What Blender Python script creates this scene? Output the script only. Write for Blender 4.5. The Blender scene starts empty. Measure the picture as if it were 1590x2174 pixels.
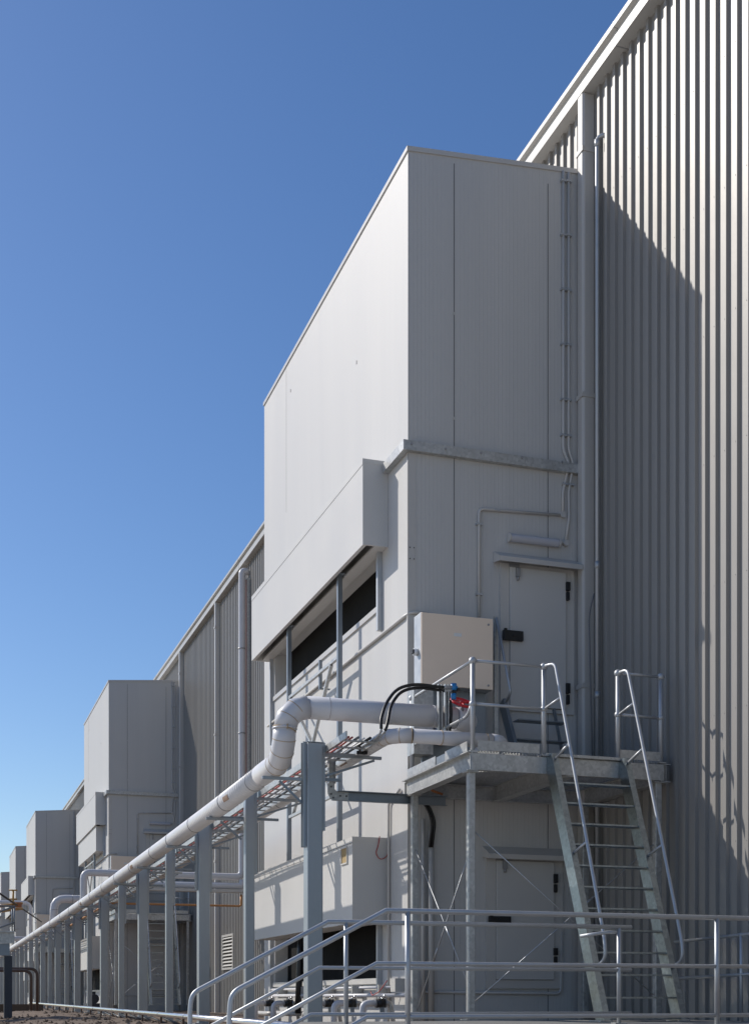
import bpy, bmesh, math, random
from mathutils import Vector, Matrix, noise
random.seed(7)
C = bpy.context.scene.collection
SC = bpy.context.scene

# ------------------------------------------------------------------ camera constants (measured from the photo)
F, CX, HY = 2814.0, 795.0, 2118.0          # focal length / principal x / horizon in photo pixels (1590 x 2174)
TH = math.radians(18.5)
CT, ST = math.cos(TH), math.sin(TH)
E = 0.29                                   # eye height above the concrete landing (z = 0)

def at(px, py, X=None, Y=None, Z=None):
    """survey helper: world point seen at a photo pixel, on a given plane"""
    u = (px - CX) / F; v = (HY - py) / F
    a, b = u*CT + ST, CT - u*ST
    if X is not None: d = X / a
    elif Y is not None: d = Y / b
    else: d = (Z - E) / v
    return Vector((d*a, d*b, E + d*v))

def rpx(px0, py0, px1, py1, Y):
    """rectangle on a plane of constant Y, py measured at its left edge -> x0, x1, z0, z1"""
    return at(px0, py0, Y=Y).x, at(px1, py0, Y=Y).x, at(px0, py1, Y=Y).z, at(px0, py0, Y=Y).z

# ------------------------------------------------------------------ mesh collector
class MB:
    def __init__(s): s.bm = bmesh.new()
    def _faces(s, vs, idx, smooth=False):
        for f in idx:
            try:
                fc = s.bm.faces.new([vs[i] for i in f]); fc.smooth = smooth
            except ValueError: pass
    def box(s, x0, x1, y0, y1, z0, z1):
        x0, x1 = min(x0, x1), max(x0, x1); y0, y1 = min(y0, y1), max(y0, y1); z0, z1 = min(z0, z1), max(z0, z1)
        vs = [s.bm.verts.new(p) for p in ((x0,y0,z0),(x1,y0,z0),(x1,y1,z0),(x0,y1,z0),(x0,y0,z1),(x1,y0,z1),(x1,y1,z1),(x0,y1,z1))]
        s._faces(vs, ((3,2,1,0),(4,5,6,7),(0,1,5,4),(1,2,6,5),(2,3,7,6),(3,0,4,7)))
        return s
    def bar(s, p, q, w, h, up=Vector((0,0,1))):
        p, q = Vector(p), Vector(q); t = (q-p).normalized()
        if abs(t.dot(up)) > .98: up = Vector((0,1,0))
        a = t.cross(up).normalized(); b = a.cross(t).normalized()
        vs = []
        for c in (p, q):
            for sa, sb in ((-1,-1),(1,-1),(1,1),(-1,1)):
                vs.append(s.bm.verts.new(c + a*(sa*w/2) + b*(sb*h/2)))
        s._faces(vs, ((0,1,2,3),(7,6,5,4),(4,5,1,0),(5,6,2,1),(6,7,3,2),(7,4,0,3)))
        return s
    def prism(s, pts, axis, a0, a1):
        def mk(p, a):
            return {'z': (p[0],p[1],a), 'y': (p[0],a,p[1]), 'x': (a,p[0],p[1])}[axis]
        n = len(pts)
        A = [s.bm.verts.new(mk(p,a0)) for p in pts]; B = [s.bm.verts.new(mk(p,a1)) for p in pts]
        s.bm.faces.new(A); s.bm.faces.new(B[::-1])
        for i in range(n):
            j = (i+1) % n
            s.bm.faces.new((A[j],A[i],B[i],B[j]))
        return s
    def tube(s, pts, r, n=12, caps=True, smooth=True):
        pts = [Vector(p) for p in pts]
        T = []
        for i in range(len(pts)):
            t = Vector((0,0,0))
            if i: t += (pts[i]-pts[i-1]).normalized()
            if i < len(pts)-1: t += (pts[i+1]-pts[i]).normalized()
            T.append(t.normalized())
        u = Vector((0,0,1)) if abs(T[0].z) < .9 else Vector((0,1,0))
        u = (u - T[0]*u.dot(T[0])).normalized()
        rings = []
        for i, p in enumerate(pts):
            if i:
                u = (u - T[i]*u.dot(T[i])).normalized()
            w = T[i].cross(u)
            k = 1.0
            if 0 < i < len(pts)-1:
                c = (pts[i]-pts[i-1]).normalized().dot((pts[i+1]-pts[i]).normalized())
                k = 1/max(.5, math.sqrt((1+c)/2))
                b = ((pts[i+1]-pts[i]).normalized() - (pts[i]-pts[i-1]).normalized())
                b = b.normalized() if b.length > 1e-6 else None
            ring = []
            for j in range(n):
                a = 2*math.pi*j/n
                o = u*math.cos(a) + w*math.sin(a)
                if k > 1.001 and b is not None:
                    o = o + b*(o.dot(b)*(k-1))
                ring.append(s.bm.verts.new(p + o*r))
            rings.append(ring)
        for A, B in zip(rings, rings[1:]):
            for j in range(n):
                f = s.bm.faces.new((A[j],A[(j+1)%n],B[(j+1)%n],B[j])); f.smooth = smooth
        if caps:
            s.bm.faces.new(rings[0][::-1]); s.bm.faces.new(rings[-1])
        return s
    def ball(s, p, r, n=10):
        m = Matrix.Translation(Vector(p)) @ Matrix.Scale(r, 4)
        res = bmesh.ops.create_uvsphere(s.bm, u_segments=n, v_segments=max(4,n//2+1), radius=1, matrix=m)
        for v in res['verts']:
            for f in v.link_faces: f.smooth = True
        return s

def fil(pts, r, n=5):
    """round the corners of a path"""
    pts = [Vector(p) for p in pts]; out = [pts[0]]
    for a, b, c in zip(pts, pts[1:], pts[2:]):
        d1, d2 = (a-b), (c-b)
        rr = min(r, d1.length*.49, d2.length*.49)
        p, q = b + d1.normalized()*rr, b + d2.normalized()*rr
        for i in range(n+1):
            t = i/n
            out.append(p*(1-t)**2 + b*(2*t*(1-t)) + q*t*t)
    out.append(pts[-1]); return out

def wloc(o):
    v = Vector((0,0,0))
    while o: v += o.location; o = o.parent
    return v

def obj(name, mb, mat, parent=None, loc=None, bevel=0, label=None):
    me = bpy.data.meshes.new(name)
    off = wloc(parent) if parent else Vector(loc or (0,0,0))
    if not isinstance(mb, MB): raise TypeError
    bmesh.ops.translate(mb.bm, verts=mb.bm.verts, vec=-off)
    bmesh.ops.recalc_face_normals(mb.bm, faces=mb.bm.faces)
    mb.bm.to_mesh(me); mb.bm.free()
    o = bpy.data.objects.new(name, me); C.objects.link(o)
    me.materials.append(mat)
    if parent: o.parent = parent
    else: o.location = off
    if bevel:
        m = o.modifiers.new('bevel', 'BEVEL'); m.width = bevel; m.segments = 2; m.limit_method = 'ANGLE'
    if label: o['label'] = label
    return o

def split(name, mb, mat, parent):
    """one object per loose piece of the collector"""
    bm = mb.bm; seen = set(); groups = []
    for v in bm.verts:
        if v in seen: continue
        st_, comp = [v], []
        seen.add(v)
        while st_:
            a = st_.pop(); comp.append(a)
            for e in a.link_edges:
                b = e.other_vert(a)
                if b not in seen: seen.add(b); st_.append(b)
        groups.append(comp)
    res = []
    for comp in groups:
        m = MB(); mp = {v: m.bm.verts.new(v.co) for v in comp}; done = set()
        for v in comp:
            for f in v.link_faces:
                if f not in done:
                    done.add(f); nf = m.bm.faces.new([mp[x] for x in f.verts]); nf.smooth = f.smooth
        res.append(obj(name, m, mat, parent))
    bm.free()
    return res

def tag(o, label=None, cat=None, group=None, kind=None):
    if label: o['label'] = label
    if cat: o['category'] = cat
    if group: o['group'] = group
    if kind: o['kind'] = kind
    return o

def thing(name, label, cat, loc, group=None):
    o = bpy.data.objects.new(name, None); o.empty_display_size = .3
    C.objects.link(o); o.location = loc
    return tag(o, label, cat, group)

def copy_tree(o, off, label, par=None):
    c = o.copy(); C.objects.link(c)
    if par is None:
        c.location = o.location + Vector(off)
        if label: c['label'] = label
    else: c.parent = par
    for ch in list(o.children): copy_tree(ch, off, None, c)
    return c

# ------------------------------------------------------------------ materials
def mat(name, col, rough=.5, metal=0., var=.06, vscale=2., bump=None, rvar=.1, spec=.5, stretch=(1,1,1), coat=0):
    m = bpy.data.materials.new(name); m.use_nodes = True
    nt = m.node_tree; N = nt.nodes; L = nt.links
    bs = N['Principled BSDF']
    bs.inputs['Roughness'].default_value = rough; bs.inputs['Metallic'].default_value = metal
    bs.inputs['Specular IOR Level'].default_value = spec
    tc = N.new('ShaderNodeTexCoord')
    mp = N.new('ShaderNodeMapping'); mp.inputs['Scale'].default_value = stretch
    L.new(tc.outputs['Object'], mp.inputs['Vector'])
    nz = N.new('ShaderNodeTexNoise'); nz.inputs['Scale'].default_value = vscale; nz.inputs['Detail'].default_value = 6
    nz.inputs['Roughness'].default_value = .6
    L.new(mp.outputs['Vector'], nz.inputs['Vector'])
    mx = N.new('ShaderNodeMix'); mx.data_type = 'RGBA'
    lo = [max(0, c*(1-var*1.6)) for c in col]; hi = [min(1, c*(1+var*1.6)) for c in col]
    mx.inputs['A'].default_value = (*lo, 1); mx.inputs['B'].default_value = (*hi, 1)
    L.new(nz.outputs['Fac'], mx.inputs['Factor']); L.new(mx.outputs['Result'], bs.inputs['Base Color'])
    mr = N.new('ShaderNodeMapRange'); mr.inputs['To Min'].default_value = max(.03, rough-rvar); mr.inputs['To Max'].default_value = min(1, rough+rvar)
    L.new(nz.outputs['Fac'], mr.inputs['Value']); L.new(mr.outputs['Result'], bs.inputs['Roughness'])
    m['_'] = 1
    if bump:
        bump(N, L, tc, bs, mx)
    return m

def bump_wave(axis, period, strength, dist, sharp=1.0):
    """fine pressed ribs: sine of a sum of object coordinates"""
    def f(N, L, tc, bs, mx):
        sx = N.new('ShaderNodeSeparateXYZ'); L.new(tc.outputs['Object'], sx.inputs[0])
        v = None
        for a in axis:
            o = sx.outputs[a]
            if v is None: v = o
            else:
                ad = N.new('ShaderNodeMath'); ad.operation = 'ADD'; L.new(v, ad.inputs[0]); L.new(o, ad.inputs[1]); v = ad.outputs[0]
        mu = N.new('ShaderNodeMath'); mu.operation = 'MULTIPLY'; mu.inputs[1].default_value = 2*math.pi/period; L.new(v, mu.inputs[0])
        sn = N.new('ShaderNodeMath'); sn.operation = 'SINE'; L.new(mu.outputs[0], sn.inputs[0])
        pw = N.new('ShaderNodeMapRange'); pw.inputs['From Min'].default_value = .75; pw.inputs['From Max'].default_value = 1.0
        if sharp < 1: pw.inputs['From Min'].default_value = -1
        L.new(sn.outputs[0], pw.inputs['Value'])
        b = N.new('ShaderNodeBump'); b.inputs['Strength'].default_value = strength; b.inputs['Distance'].default_value = dist
        L.new(pw.outputs[0], b.inputs['Height']); L.new(b.outputs[0], bs.inputs['Normal'])
    return f

def spangle(N, L, tc, bs, mx):
    vo = N.new('ShaderNodeTexVoronoi'); vo.inputs['Scale'].default_value = 26
    L.new(tc.outputs['Object'], vo.inputs['Vector'])
    hs = N.new('ShaderNodeMapRange'); hs.inputs['To Min'].default_value = .8; hs.inputs['To Max'].default_value = 1.15
    L.new(vo.outputs['Color'], hs.inputs['Value'])
    m2 = N.new('ShaderNodeMix'); m2.data_type = 'RGBA'; m2.blend_type = 'MULTIPLY'; m2.inputs['Factor'].default_value = 1
    L.new(mx.outputs['Result'], m2.inputs['A']); L.new(hs.outputs[0], m2.inputs['B']); L.new(m2.outputs['Result'], bs.inputs['Base Color'])

def rough_bump(scale, strength, dist):
    def f(N, L, tc, bs, mx):
        nz = N.new('ShaderNodeTexNoise'); nz.inputs['Scale'].default_value = scale; nz.inputs['Detail'].default_value = 8
        L.new(tc.outputs['Object'], nz.inputs['Vector'])
        b = N.new('ShaderNodeBump'); b.inputs['Strength'].default_value = strength; b.inputs['Distance'].default_value = dist
        L.new(nz.outputs['Fac'], b.inputs['Height']); L.new(b.outputs[0], bs.inputs['Normal'])
    return f

M = {}
M['panel'] = mat('panel', (.55,.537,.515), .52, 0, .045, 1.1, bump_wave('XY', .06, .6, .003), stretch=(2.2,2.2,.12))
M['hood'] = mat('hood', (.56,.545,.52), .52, 0, .04, .8)
M['trim'] = mat('trim', (.54,.52,.49), .4, 0, .04, 1.5)
M['joint'] = mat('joint', (.10,.10,.10), .7)
M['ribbed'] = mat('ribbed', (.30,.287,.268), .46, .15, .06, .35, rough_bump(1.3, .25, .02), .05, stretch=(2.5,2.5,.12))
M['gutter'] = mat('gutter', (.50,.485,.45), .42, 0, .04, 1.2)
M['downpipe'] = mat('downpipe', (.50,.48,.45), .4, 0, .05, 1.0, stretch=(2,2,.3))
M['galv'] = mat('galv', (.47,.47,.455), .45, .5, .14, 5., spangle, .12)
M['galv_new'] = mat('galv_new', (.31,.35,.37), .34, .97, .16, 5., spangle, .12)
M['galv_tube'] = mat('galv_tube', (.46,.475,.49), .48, .55, .10, 6., None, .12)
M['galv_dark'] = mat('galv_dark', (.24,.27,.30), .45, .6, .10, 5., None, .1)
M['column'] = mat('column', (.34,.365,.385), .45, .7, .10, 3., None, .1, stretch=(2,2,.5))
M['clad'] = mat('clad', (.62,.61,.61), .42, 0, .05, 2., bump_wave('Y', .12, .9, .008, .5))
M['clad_smooth'] = mat('clad_smooth', (.62,.61,.62), .38, 0, .05, 3.)
M['seam'] = mat('seam', (.42,.30,.17), .6, 0, .25, 25.)
M['band'] = mat('band', (.33,.33,.34), .4, .6)
M['sticker'] = mat('sticker', (.26,.17,.12), .6, 0, .4, 30.)
M['tan'] = mat('tan', (.88,.72,.57), .45, 0, .03, 2.)
M['white'] = mat('white', (.75,.75,.74), .4)
M['black'] = mat('black', (.012,.012,.013), .5, 0, .1)
M['screen'] = mat('screen', (.008,.008,.008), .8, 0, .1, spec=.15)
M['hose'] = mat('hose', (.015,.015,.016), .38)
M['blue'] = mat('blue', (.02,.22,.55), .4)
M['red'] = mat('red', (.55,.02,.03), .35)
M['redcable'] = mat('redcable', (.42,.07,.06), .5)
M['greycable'] = mat('greycable', (.16,.16,.17), .5)
M['copper'] = mat('copper', (.50,.25,.10), .45, .3, .1)
M['yellow'] = mat('yellow', (.45,.25,.06), .5, 0, .15, 8.)
M['brown'] = mat('brown', (.11,.075,.06), .5, .3, .2, 4.)
M['board'] = mat('board', (.13,.09,.06), .8, 0, .2, 4.)
M['inox'] = mat('inox', (.62,.60,.58), .22, .9, .06, 4.)
M['concrete'] = mat('concrete', (.20,.195,.185), .85, 0, .12, 3., rough_bump(40, .3, .01))
M['bounce_pale'] = mat('bounce_pale', (.62,.575,.51), .85, 0, .10, .6)  # pale tone chosen to reflect sun onto the shaded faces
M['dirt'] = mat('dirt', (.17,.13,.10), .95, 0, .4, 2.6, rough_bump(9, .6, .05), spec=.2)
M['lamp'] = mat('lamp', (.50,.50,.54), .25, 0, .04)
M['tanhole'] = mat('tanhole', (.40,.29,.14), .8, 0, .15, 10.)
M['orange'] = mat('orange', (.42,.15,.05), .5)
M['machine'] = mat('machine', (.03,.035,.05), .5, 0, .2)
M['roofsheet'] = mat('roofsheet', (.45,.44,.42), .5, .2)

# ------------------------------------------------------------------ ground
XW = 9.31                                   # face of the long wall
def sst(a, b, x):
    t = max(0, min(1, (x-a)/(b-a))); return t*t*(3-2*t)
def gz(x, y):
    z = -.24
    z -= .75*sst(22, 11, y)*sst(9.0, 5.5, x)
    n = noise.noise(Vector((x*.35, y*.35, 0)))*.08 + noise.noise(Vector((x*1.3, y*1.3, 3)))*.035 + noise.noise(Vector((x*4, y*4, 9)))*.012
    z += n*sst(7.5, 4.6, x)
    z += .16*math.exp(-((x-2.6)/1.3)**2 - ((y-33)/6.0)**2)
    return z
def grid(bm, xs, ys, zf):
    V = [[bm.verts.new((x,y,zf(x,y))) for x in xs] for y in ys]
    for j in range(len(ys)-1):
        for i in range(len(xs)-1):
            f = bm.faces.new((V[j][i],V[j][i+1],V[j+1][i+1],V[j+1][i])); f.smooth = True
def frange(a, b, s):
    out = []; x = a
    while x < b-1e-6: out.append(x); x += s
    return out + [b]
g = MB()
xs = [-600,-200,-80,-40] + frange(-20,-2,1.5) + frange(-1.8,9.0,.22) + [12,60,400]
ys = [-300,-100,-40,-15] + frange(-8,18,1.) + frange(18.3,60,.3) + frange(61,130,3) + [200,400,900,2000]
grid(g.bm, xs, ys, gz)
tag(obj('ground', g, M['dirt']), kind='structure')
g = MB(); rs = random.Random(3)
for i in range(1500):
    y = 23.5 + 24*rs.random()**1.4; x = -1 + 5.6*rs.random(); r = .012 + .05*rs.random()**3
    c = Vector((x, y, gz(x, y) + r*.2)); vs = []
    for (a, b, cc) in ((1,0,0),(-1,0,0),(0,1,0),(0,-1,0),(0,0,.8),(0,0,-.6)):
        vs.append(g.bm.verts.new(c + Vector((a, b, cc))*r*(.7+.6*rs.random())))
    for f in ((0,2,4),(2,1,4),(1,3,4),(3,0,4),(2,0,5),(1,2,5),(3,1,5),(0,3,5)): g.bm.faces.new([vs[q] for q in f])
tag(obj('gravel', g, M['dirt']), 'loose brown stones on the dirt at the foot of the rack', 'gravel', kind='stuff')
g = MB()
grid(g.bm, [-400,-60,-20]+frange(-10,3.9,.6), [-250,-60]+frange(-10,22.6,.6), lambda x,y: gz(x,y)+.02)
tag(obj('bounce_yard', g, M['bounce_pale']), kind='structure')  # unseen pale sheet added as a reflector to lift the shaded walls
g = MB(); g.box(3.96, XW-.02, 10.86, 14.9, -1.3, 0)
tag(obj('concrete_landing', g, M['concrete']), kind='structure')
st = MB()
for i in range(5):
    st.box(3.958-.3*(i+1), 3.958-.3*i, 10.88, 12.95, -1.4, -.18*(i+1))
tag(obj('concrete_steps', st, M['concrete']), 'concrete steps going down from the landing between the foreground rails', 'steps')

# ------------------------------------------------------------------ the long building
ZS = 13.37 + E                              # soffit level
bld = thing('factory_building', 'long grey factory hall clad in vertical ribbed steel sheet', 'building', (XW, 60, -.3))
Y0, Y1 = 6.0, 205.0
w = MB()
pitch, hr = .233, .043
prof = []
y = Y0
while y < Y1:
    # pan, flank, rib top, flank   (rib stands out towards -X)
    prof += [(XW, y), (XW, y+.150), (XW-hr, y+.158), (XW-hr, y+.222), (XW, y+.233)]
    y += pitch
for zz in ((-.4, ZS+.02),):
    A = [w.bm.verts.new((p[0], p[1], zz[0])) for p in prof]; B = [w.bm.verts.new((p[0], p[1], zz[1])) for p in prof]
    for i in range(len(prof)-1):
        if (Vector(prof[i])-Vector(prof[i+1])).length > 1e-5:
            w.bm.faces.new((A[i], B[i], B[i+1], A[i+1]))
# screw heads on the ribs of the near stretch
y = Y0
k = 0
while y < 24:
    for j in range(9):
        z0 = .55 + j*1.62 + (.02 if k % 2 else 0)
        w.tube([(XW-hr, y+.19, z0), (XW-hr-.005, y+.19, z0)], .006, 6)
    y += pitch; k += 1
obj('wall', w, M['ribbed'], bld)
cap = MB(); cap.box(XW+.05, XW+40, Y0, Y0+.05, -.4, ZS); cap.box(XW+.05, XW+40, Y1-.05, Y1, -.4, ZS); cap.box(XW+39.9, XW+40, Y0+.06, Y1-.06, -.4, ZS)
obj('side_wall', cap, M['ribbed'], bld)
rf = MB(); rf.prism([(XW-.1, ZS+.29), (XW+20, ZS+1.6), (XW+40.2, ZS+.29), (XW+40.2, ZS+.25), (XW+20, ZS+1.55), (XW-.1, ZS+.25)], 'y', Y0-.1, Y1)
obj('roof', rf, M['roofsheet'], bld)
# box gutter with soffit: profile in x,z
gx = XW - .2
gt = MB()
gt.prism([(XW+.02, ZS), (gx, ZS), (gx, ZS+.155), (gx+.035, ZS+.162), (gx+.035, ZS+.25), (gx-.03, ZS+.262), (gx-.03, ZS+.335), (XW+.02, ZS+.335)], 'y', Y0-.1, Y1)
gut = obj('gutter', gt, M['gutter'], bld)
gj = MB()
for i in range(24):
    yj = at(1303, 70, X=gx).y - .05 + 8.0*i
    gj.prism([(XW-.01, ZS-.003), (gx-.003, ZS-.003), (gx-.003, ZS+.157), (gx+.03, ZS+.165), (gx+.03, ZS+.247), (gx-.034, ZS+.26), (gx-.034, ZS+.338), (gx-.02, ZS+.338), (gx+.06, ZS+.2), (XW-.01, ZS+.02)], 'y', yj, yj+.012)
split('gutter_joint', gj, M['band'], gut)
# downpipes
def downpipe(y):
    m = MB()
    c = .03
    x0, x1, y0, y1 = gx+.003, gx+.196, y-.1, y+.09
    m.prism([(x0+c,y0),(x1,y0),(x1,y1),(x0+c,y1),(x0,y1-c),(x0,y0+c)], 'z', -.3, ZS-.002)
    d = obj('downpipe', m, M['downpipe'], bld, bevel=.012)
    s = MB()
    for zz in (ZS-.87, ZS-4.5, ZS-8.8):
        s.prism([(x0-.012,y0-.012),(x1,y0-.012),(x1,y0-.004),(x0-.004,y0-.004),(x0-.004,y1+.004),(x1,y1+.004),(x1,y1+.012),(x0-.012,y1+.012)], 'z', zz, zz+.07)
    split('strap', s, M['downpipe'], d)
for y in (17.66, 44.3, 51.1, 77.6, 84.4, 103, 111.5):
    downpipe(y)
# wall louvre
lv = MB()
ly = at(488, 2025, X=XW).y; lz0, lz1 = .9+E, 2.06+E
lv.box(XW-.09, XW-.034, ly-.85, ly-.75, lz0, lz1); lv.box(XW-.09, XW-.034, ly+.75, ly+.85, lz0, lz1)
lv.box(XW-.09, XW-.034, ly-.75, ly+.75, lz1-.07, lz1); lv.box(XW-.09, XW-.034, ly-.75, ly+.75, lz0, lz0+.07)
for i in range(9):
    z = lz0 + .12 + i*.112
    lv.prism([(XW-.10, z), (XW-.095, z-.008), (XW-.04, z+.05), (XW-.045, z+.058)], 'y', ly-.75, ly+.75)
lo = obj('louvre_vent', lv, M['gutter'], bld)
lb = MB(); lb.box(XW-.0335, XW-.0325, ly-.75, ly+.75, lz0, lz1); obj('vent_backing', lb, M['screen'], lo)
# steel riser and cables beside the first downpipe
rp = at(1268, 290, X=9.22)
t = thing('steel_riser_pipe', 'thin steel pipe rising up the ribbed wall beside the grey downpipe', 'pipe', (9.22, rp.y, 0))
m = MB(); m.tube(fil([(9.22, rp.y, -.2), (9.22, rp.y, rp.z), (XW+.02, rp.y-.1, rp.z)], .08), .032, 12)
obj('pipe_run', m, M['galv_tube'], t)
m = MB()
for zz in (rp.z-.09, 6.6, 4.7, 3.2): m.tube([(9.22, rp.y, zz-.05), (9.22, rp.y, zz+.05)], .042, 12)
split('coupling', m, M['galv_tube'], t)
m = MB(); m.tube(fil([(9.20, rp.y+.06, 6.2), (9.13, rp.y+.09, 5.9), (9.14, rp.y+.08, 5.3), (9.19, rp.y+.05, 3.0)], .2), .012, 8)
obj('cable', m, M['greycable'], t)

# ------------------------------------------------------------------ plant rooms
def MBshift(mb, v):
    bmesh.ops.translate(mb.bm, verts=mb.bm.verts, vec=v); return mb
BX, BY0, BY1 = 6.46, 17.8, 26.4
YF = BY0 - .002
def plant_room(dy, label, second_awning=False, detail=2):
    R = thing('plant_room', label, 'plant room', (BX, BY0+dy, -.3), 'plant rooms along the factory wall')
    T = Vector((0, dy, 0))
    def P(name, mb, m, par=R, bevel=0, lab=None):
        bmesh.ops.translate(mb.bm, verts=mb.bm.verts, vec=T)
        if name in ('bolt','conduit_clip','panel_joint','cable_trunking','riser_conduit'): return split(name, mb, m, par)
        return obj(name, mb, m, par, bevel=bevel, label=lab)
    zb = -.4; zt0, zt1 = 12.15+E, 12.36+E
    XS = BX + .27
    zts = zt0 + (zt1-zt0)*(XS-BX)/(XW-BX)
    XE = XW - hr - .003
    b = MB()
    b.prism([(XS, zb), (XE, zb), (XE, zt1), (XS, zts)], 'y', BY0, BY1)
    o1 = (19.1, 25.5, 5.96+E, 6.79+E); o2 = (19.1, 25.5, .29+E, 1.25+E)
    def sk(y0, y1, z0, z1): b.box(BX, XS, y0, y1, z0, z1)
    sk(BY0, BY1, zb, o2[2]); sk(BY0, o2[0], o2[2], o2[3]); sk(o2[1], BY1, o2[2], o2[3])
    sk(BY0, BY1, o2[3], o1[2]); sk(BY0, o1[0], o1[2], o1[3]); sk(o1[1], BY1, o1[2], o1[3])
    b.prism([(BX, o1[3]), (XS, o1[3]), (XS, zts), (BX, zt0)], 'y', BY0, BY1)
    P('wall', b, M['panel'])
    # roof capping
    c = MB()
    for (y0, y1) in ((BY0-.02, BY0+.06),):
        c.prism([(BX-.02, zt0-.055), (XE, zt1-.055), (XE, zt1+.012), (BX-.02, zt0+.012)], 'y', y0, BY0-.0025)
    c.box(BX-.02, BX-.003, BY0-.002, BY1+.02, zt0-.055, zt0+.012)
    c.prism([(BX-.019, zt0+.0005), (XE, zt1+.002), (XE, zt1+.013), (BX-.019, zt0+.0115)], 'y', BY0-.0022, BY1+.02)
    P('roof_capping', c, M['trim'])
    # panel joints
    j = MB()
    for px in (964, 1163):
        x = at(px, 700, Y=BY0).x
        j.box(x-.005, x+.005, BY0-.003, BY0+.01, zb, zt0-.09)
    j.box(BX-.0022, BX+.01, 24.63, 24.633, 9.3+E, zt0-.09)
    P('panel_joint', j, M['joint'])
    # small fixings and a patch plate near the corner
    if detail > 1:
        fx = MB()
        for (px, py) in ((757, 769), (617, 829)):
            p = at(px, py, X=BX) if px < 866 else None
            if p: fx.box(BX-.008, BX-.0005, p.y-.012, p.y+.012, p.z-.025, p.z+.025)
        for (px, py) in ((963, 665), (963, 888)):
            p = at(px, py, Y=BY0); fx.box(p.x-.012, p.x+.012, BY0-.006, BY0-.0005, p.z-.02, p.z+.02)
        split('fixing', MBshift(fx, T), M['downpipe'], R)
        pp = MB(); p = at(874, 1175, Y=BY0); pp.box(p.x-.045, p.x+.045, BY0-.009, BY0-.0055, p.z-.10, p.z+.10)
        cpl = P('corner_plate', pp, M['trim'])
        sc_ = MB()
        for dx in (-.03, .03):
            for dz in (-.08, .08): sc_.tube([(p.x+dx, BY0-.0092, p.z+dz), (p.x+dx, BY0-.015, p.z+dz)], .010, 6)
        split('screw', MBshift(sc_, T), M['joint'], cpl)
    # corner flashing
    f = MB()
    f.box(BX-.004, BX+.115, BY0-.005, BY0-.0005, zb, 7.8+E); f.box(BX-.005, BX-.0005, BY0-.005, BY0+.03, zb, 7.8+E)
    P('corner_flashing', f, M['trim'])
    # galvanised channel round the corner
    ch = MB()
    z0, z1 = 7.79+E, 7.93+E
    cp = [(BY0-.09, z0), (BY0-.006, z0), (BY0-.006, z0+.012), (BY0-.078, z0+.012), (BY0-.078, z1), (BY0-.09, z1)]
    ch.prism([(BY0-.006, z0), (BY0-.09, z0), (BY0-.09, z1), (BY0-.006, z1)], 'x', BX-.10, XE-.05)
    ch.box(BX-.10, BX-.006, BY0-.005, 18.62, z0, z1)
    band = P('band_channel', ch, M['galv'])
    bo = MB()
    for px, py in ((874, 942), (946, 953), (1021, 962), (1108, 971), (1193, 981)):
        p = at(px, py, Y=BY0-.09); bo.tube([(p.x, BY0-.088, p.z), (p.x, BY0-.102, p.z)], .018, 8)
    P('bolt', bo, M['band'], band)
    # awning hoods on the long side
    def hood(name, xo, y0, y1, z0, z1, par=R, cut=True):
        h = MB(); th = .04; lip = .07
        h.box(xo, xo+th, y0, y1, z0, z1)                                    # face
        h.box(xo+th, BX-.002, y0, y0+th, z0, z1); h.box(xo+th, BX-.002, y1-th, y1, z0, z1)
        h.box(xo+th, BX-.002, y0+th, y1-th, z1-th, z1-.001)
        h.box(xo+th+.17, BX-.002, y0+th, y1-th, z0+.012, z0+.045)
        h.box(xo+th, xo+th+.17, y0+th, y1-th, z0+.16, z0+.17)
        h.box(xo-.0, xo+th+.02, y0+.001, y1-.001, z0-.006, z0-.0005)
        hd = P(name, h, M['hood'], par)
        s = MB(); s.box(xo-.004, xo-.0005, y0-.004, y1+.004, z1-.085, z1+.004); s.box(xo, BX-.002, y0-.004, y0-.0005, z1-.06, z1+.003)
        P('flashing', s, M['hood'], hd)
        l = MB(); l.box(xo-.0025, xo-.0004, y0, y1, z1-.091, z1-.0855); P('flashing_joint', l, M['joint'], hd)
        return hd
    hood('upper_awning', 6.06, 18.66, 25.82, 6.71+E, 7.98+E)
    lowh = hood('lower_awning', 5.90, 18.66, 25.05, 1.10+E, 2.37+E)
    if not second_awning:
        p = at(732, 1818, X=5.90)
        hb = MB(); hb.box(5.896, 5.8995, p.y-.14, p.y+.14, p.z-.11, p.z+.11); P('cutout_plate', hb, M['tanhole'], lowh)  # thin brown plate stands in for the open rectangular hole
        hb = MB()
        for (a, b_, c_, d_) in ((-.16,.16,.11,.13),(-.16,.16,-.13,-.11)): hb.box(5.88, 5.8995, p.y+a, p.y+b_, p.z+c_, p.z+d_)
        hb.box(5.88, 5.8995, p.y-.16, p.y-.14, p.z-.11, p.z+.11); hb.box(5.88, 5.8995, p.y+.14, p.y+.16, p.z-.11, p.z+.11)
        P('cutout_edge', hb, M['hood'], lowh)
    if second_awning:
        s = MB(); s.box(6.12, BX-.003, 19.0, 25.5, 5.72+E, 6.70+E); P('second_awning', s, M['hood'])
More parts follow.
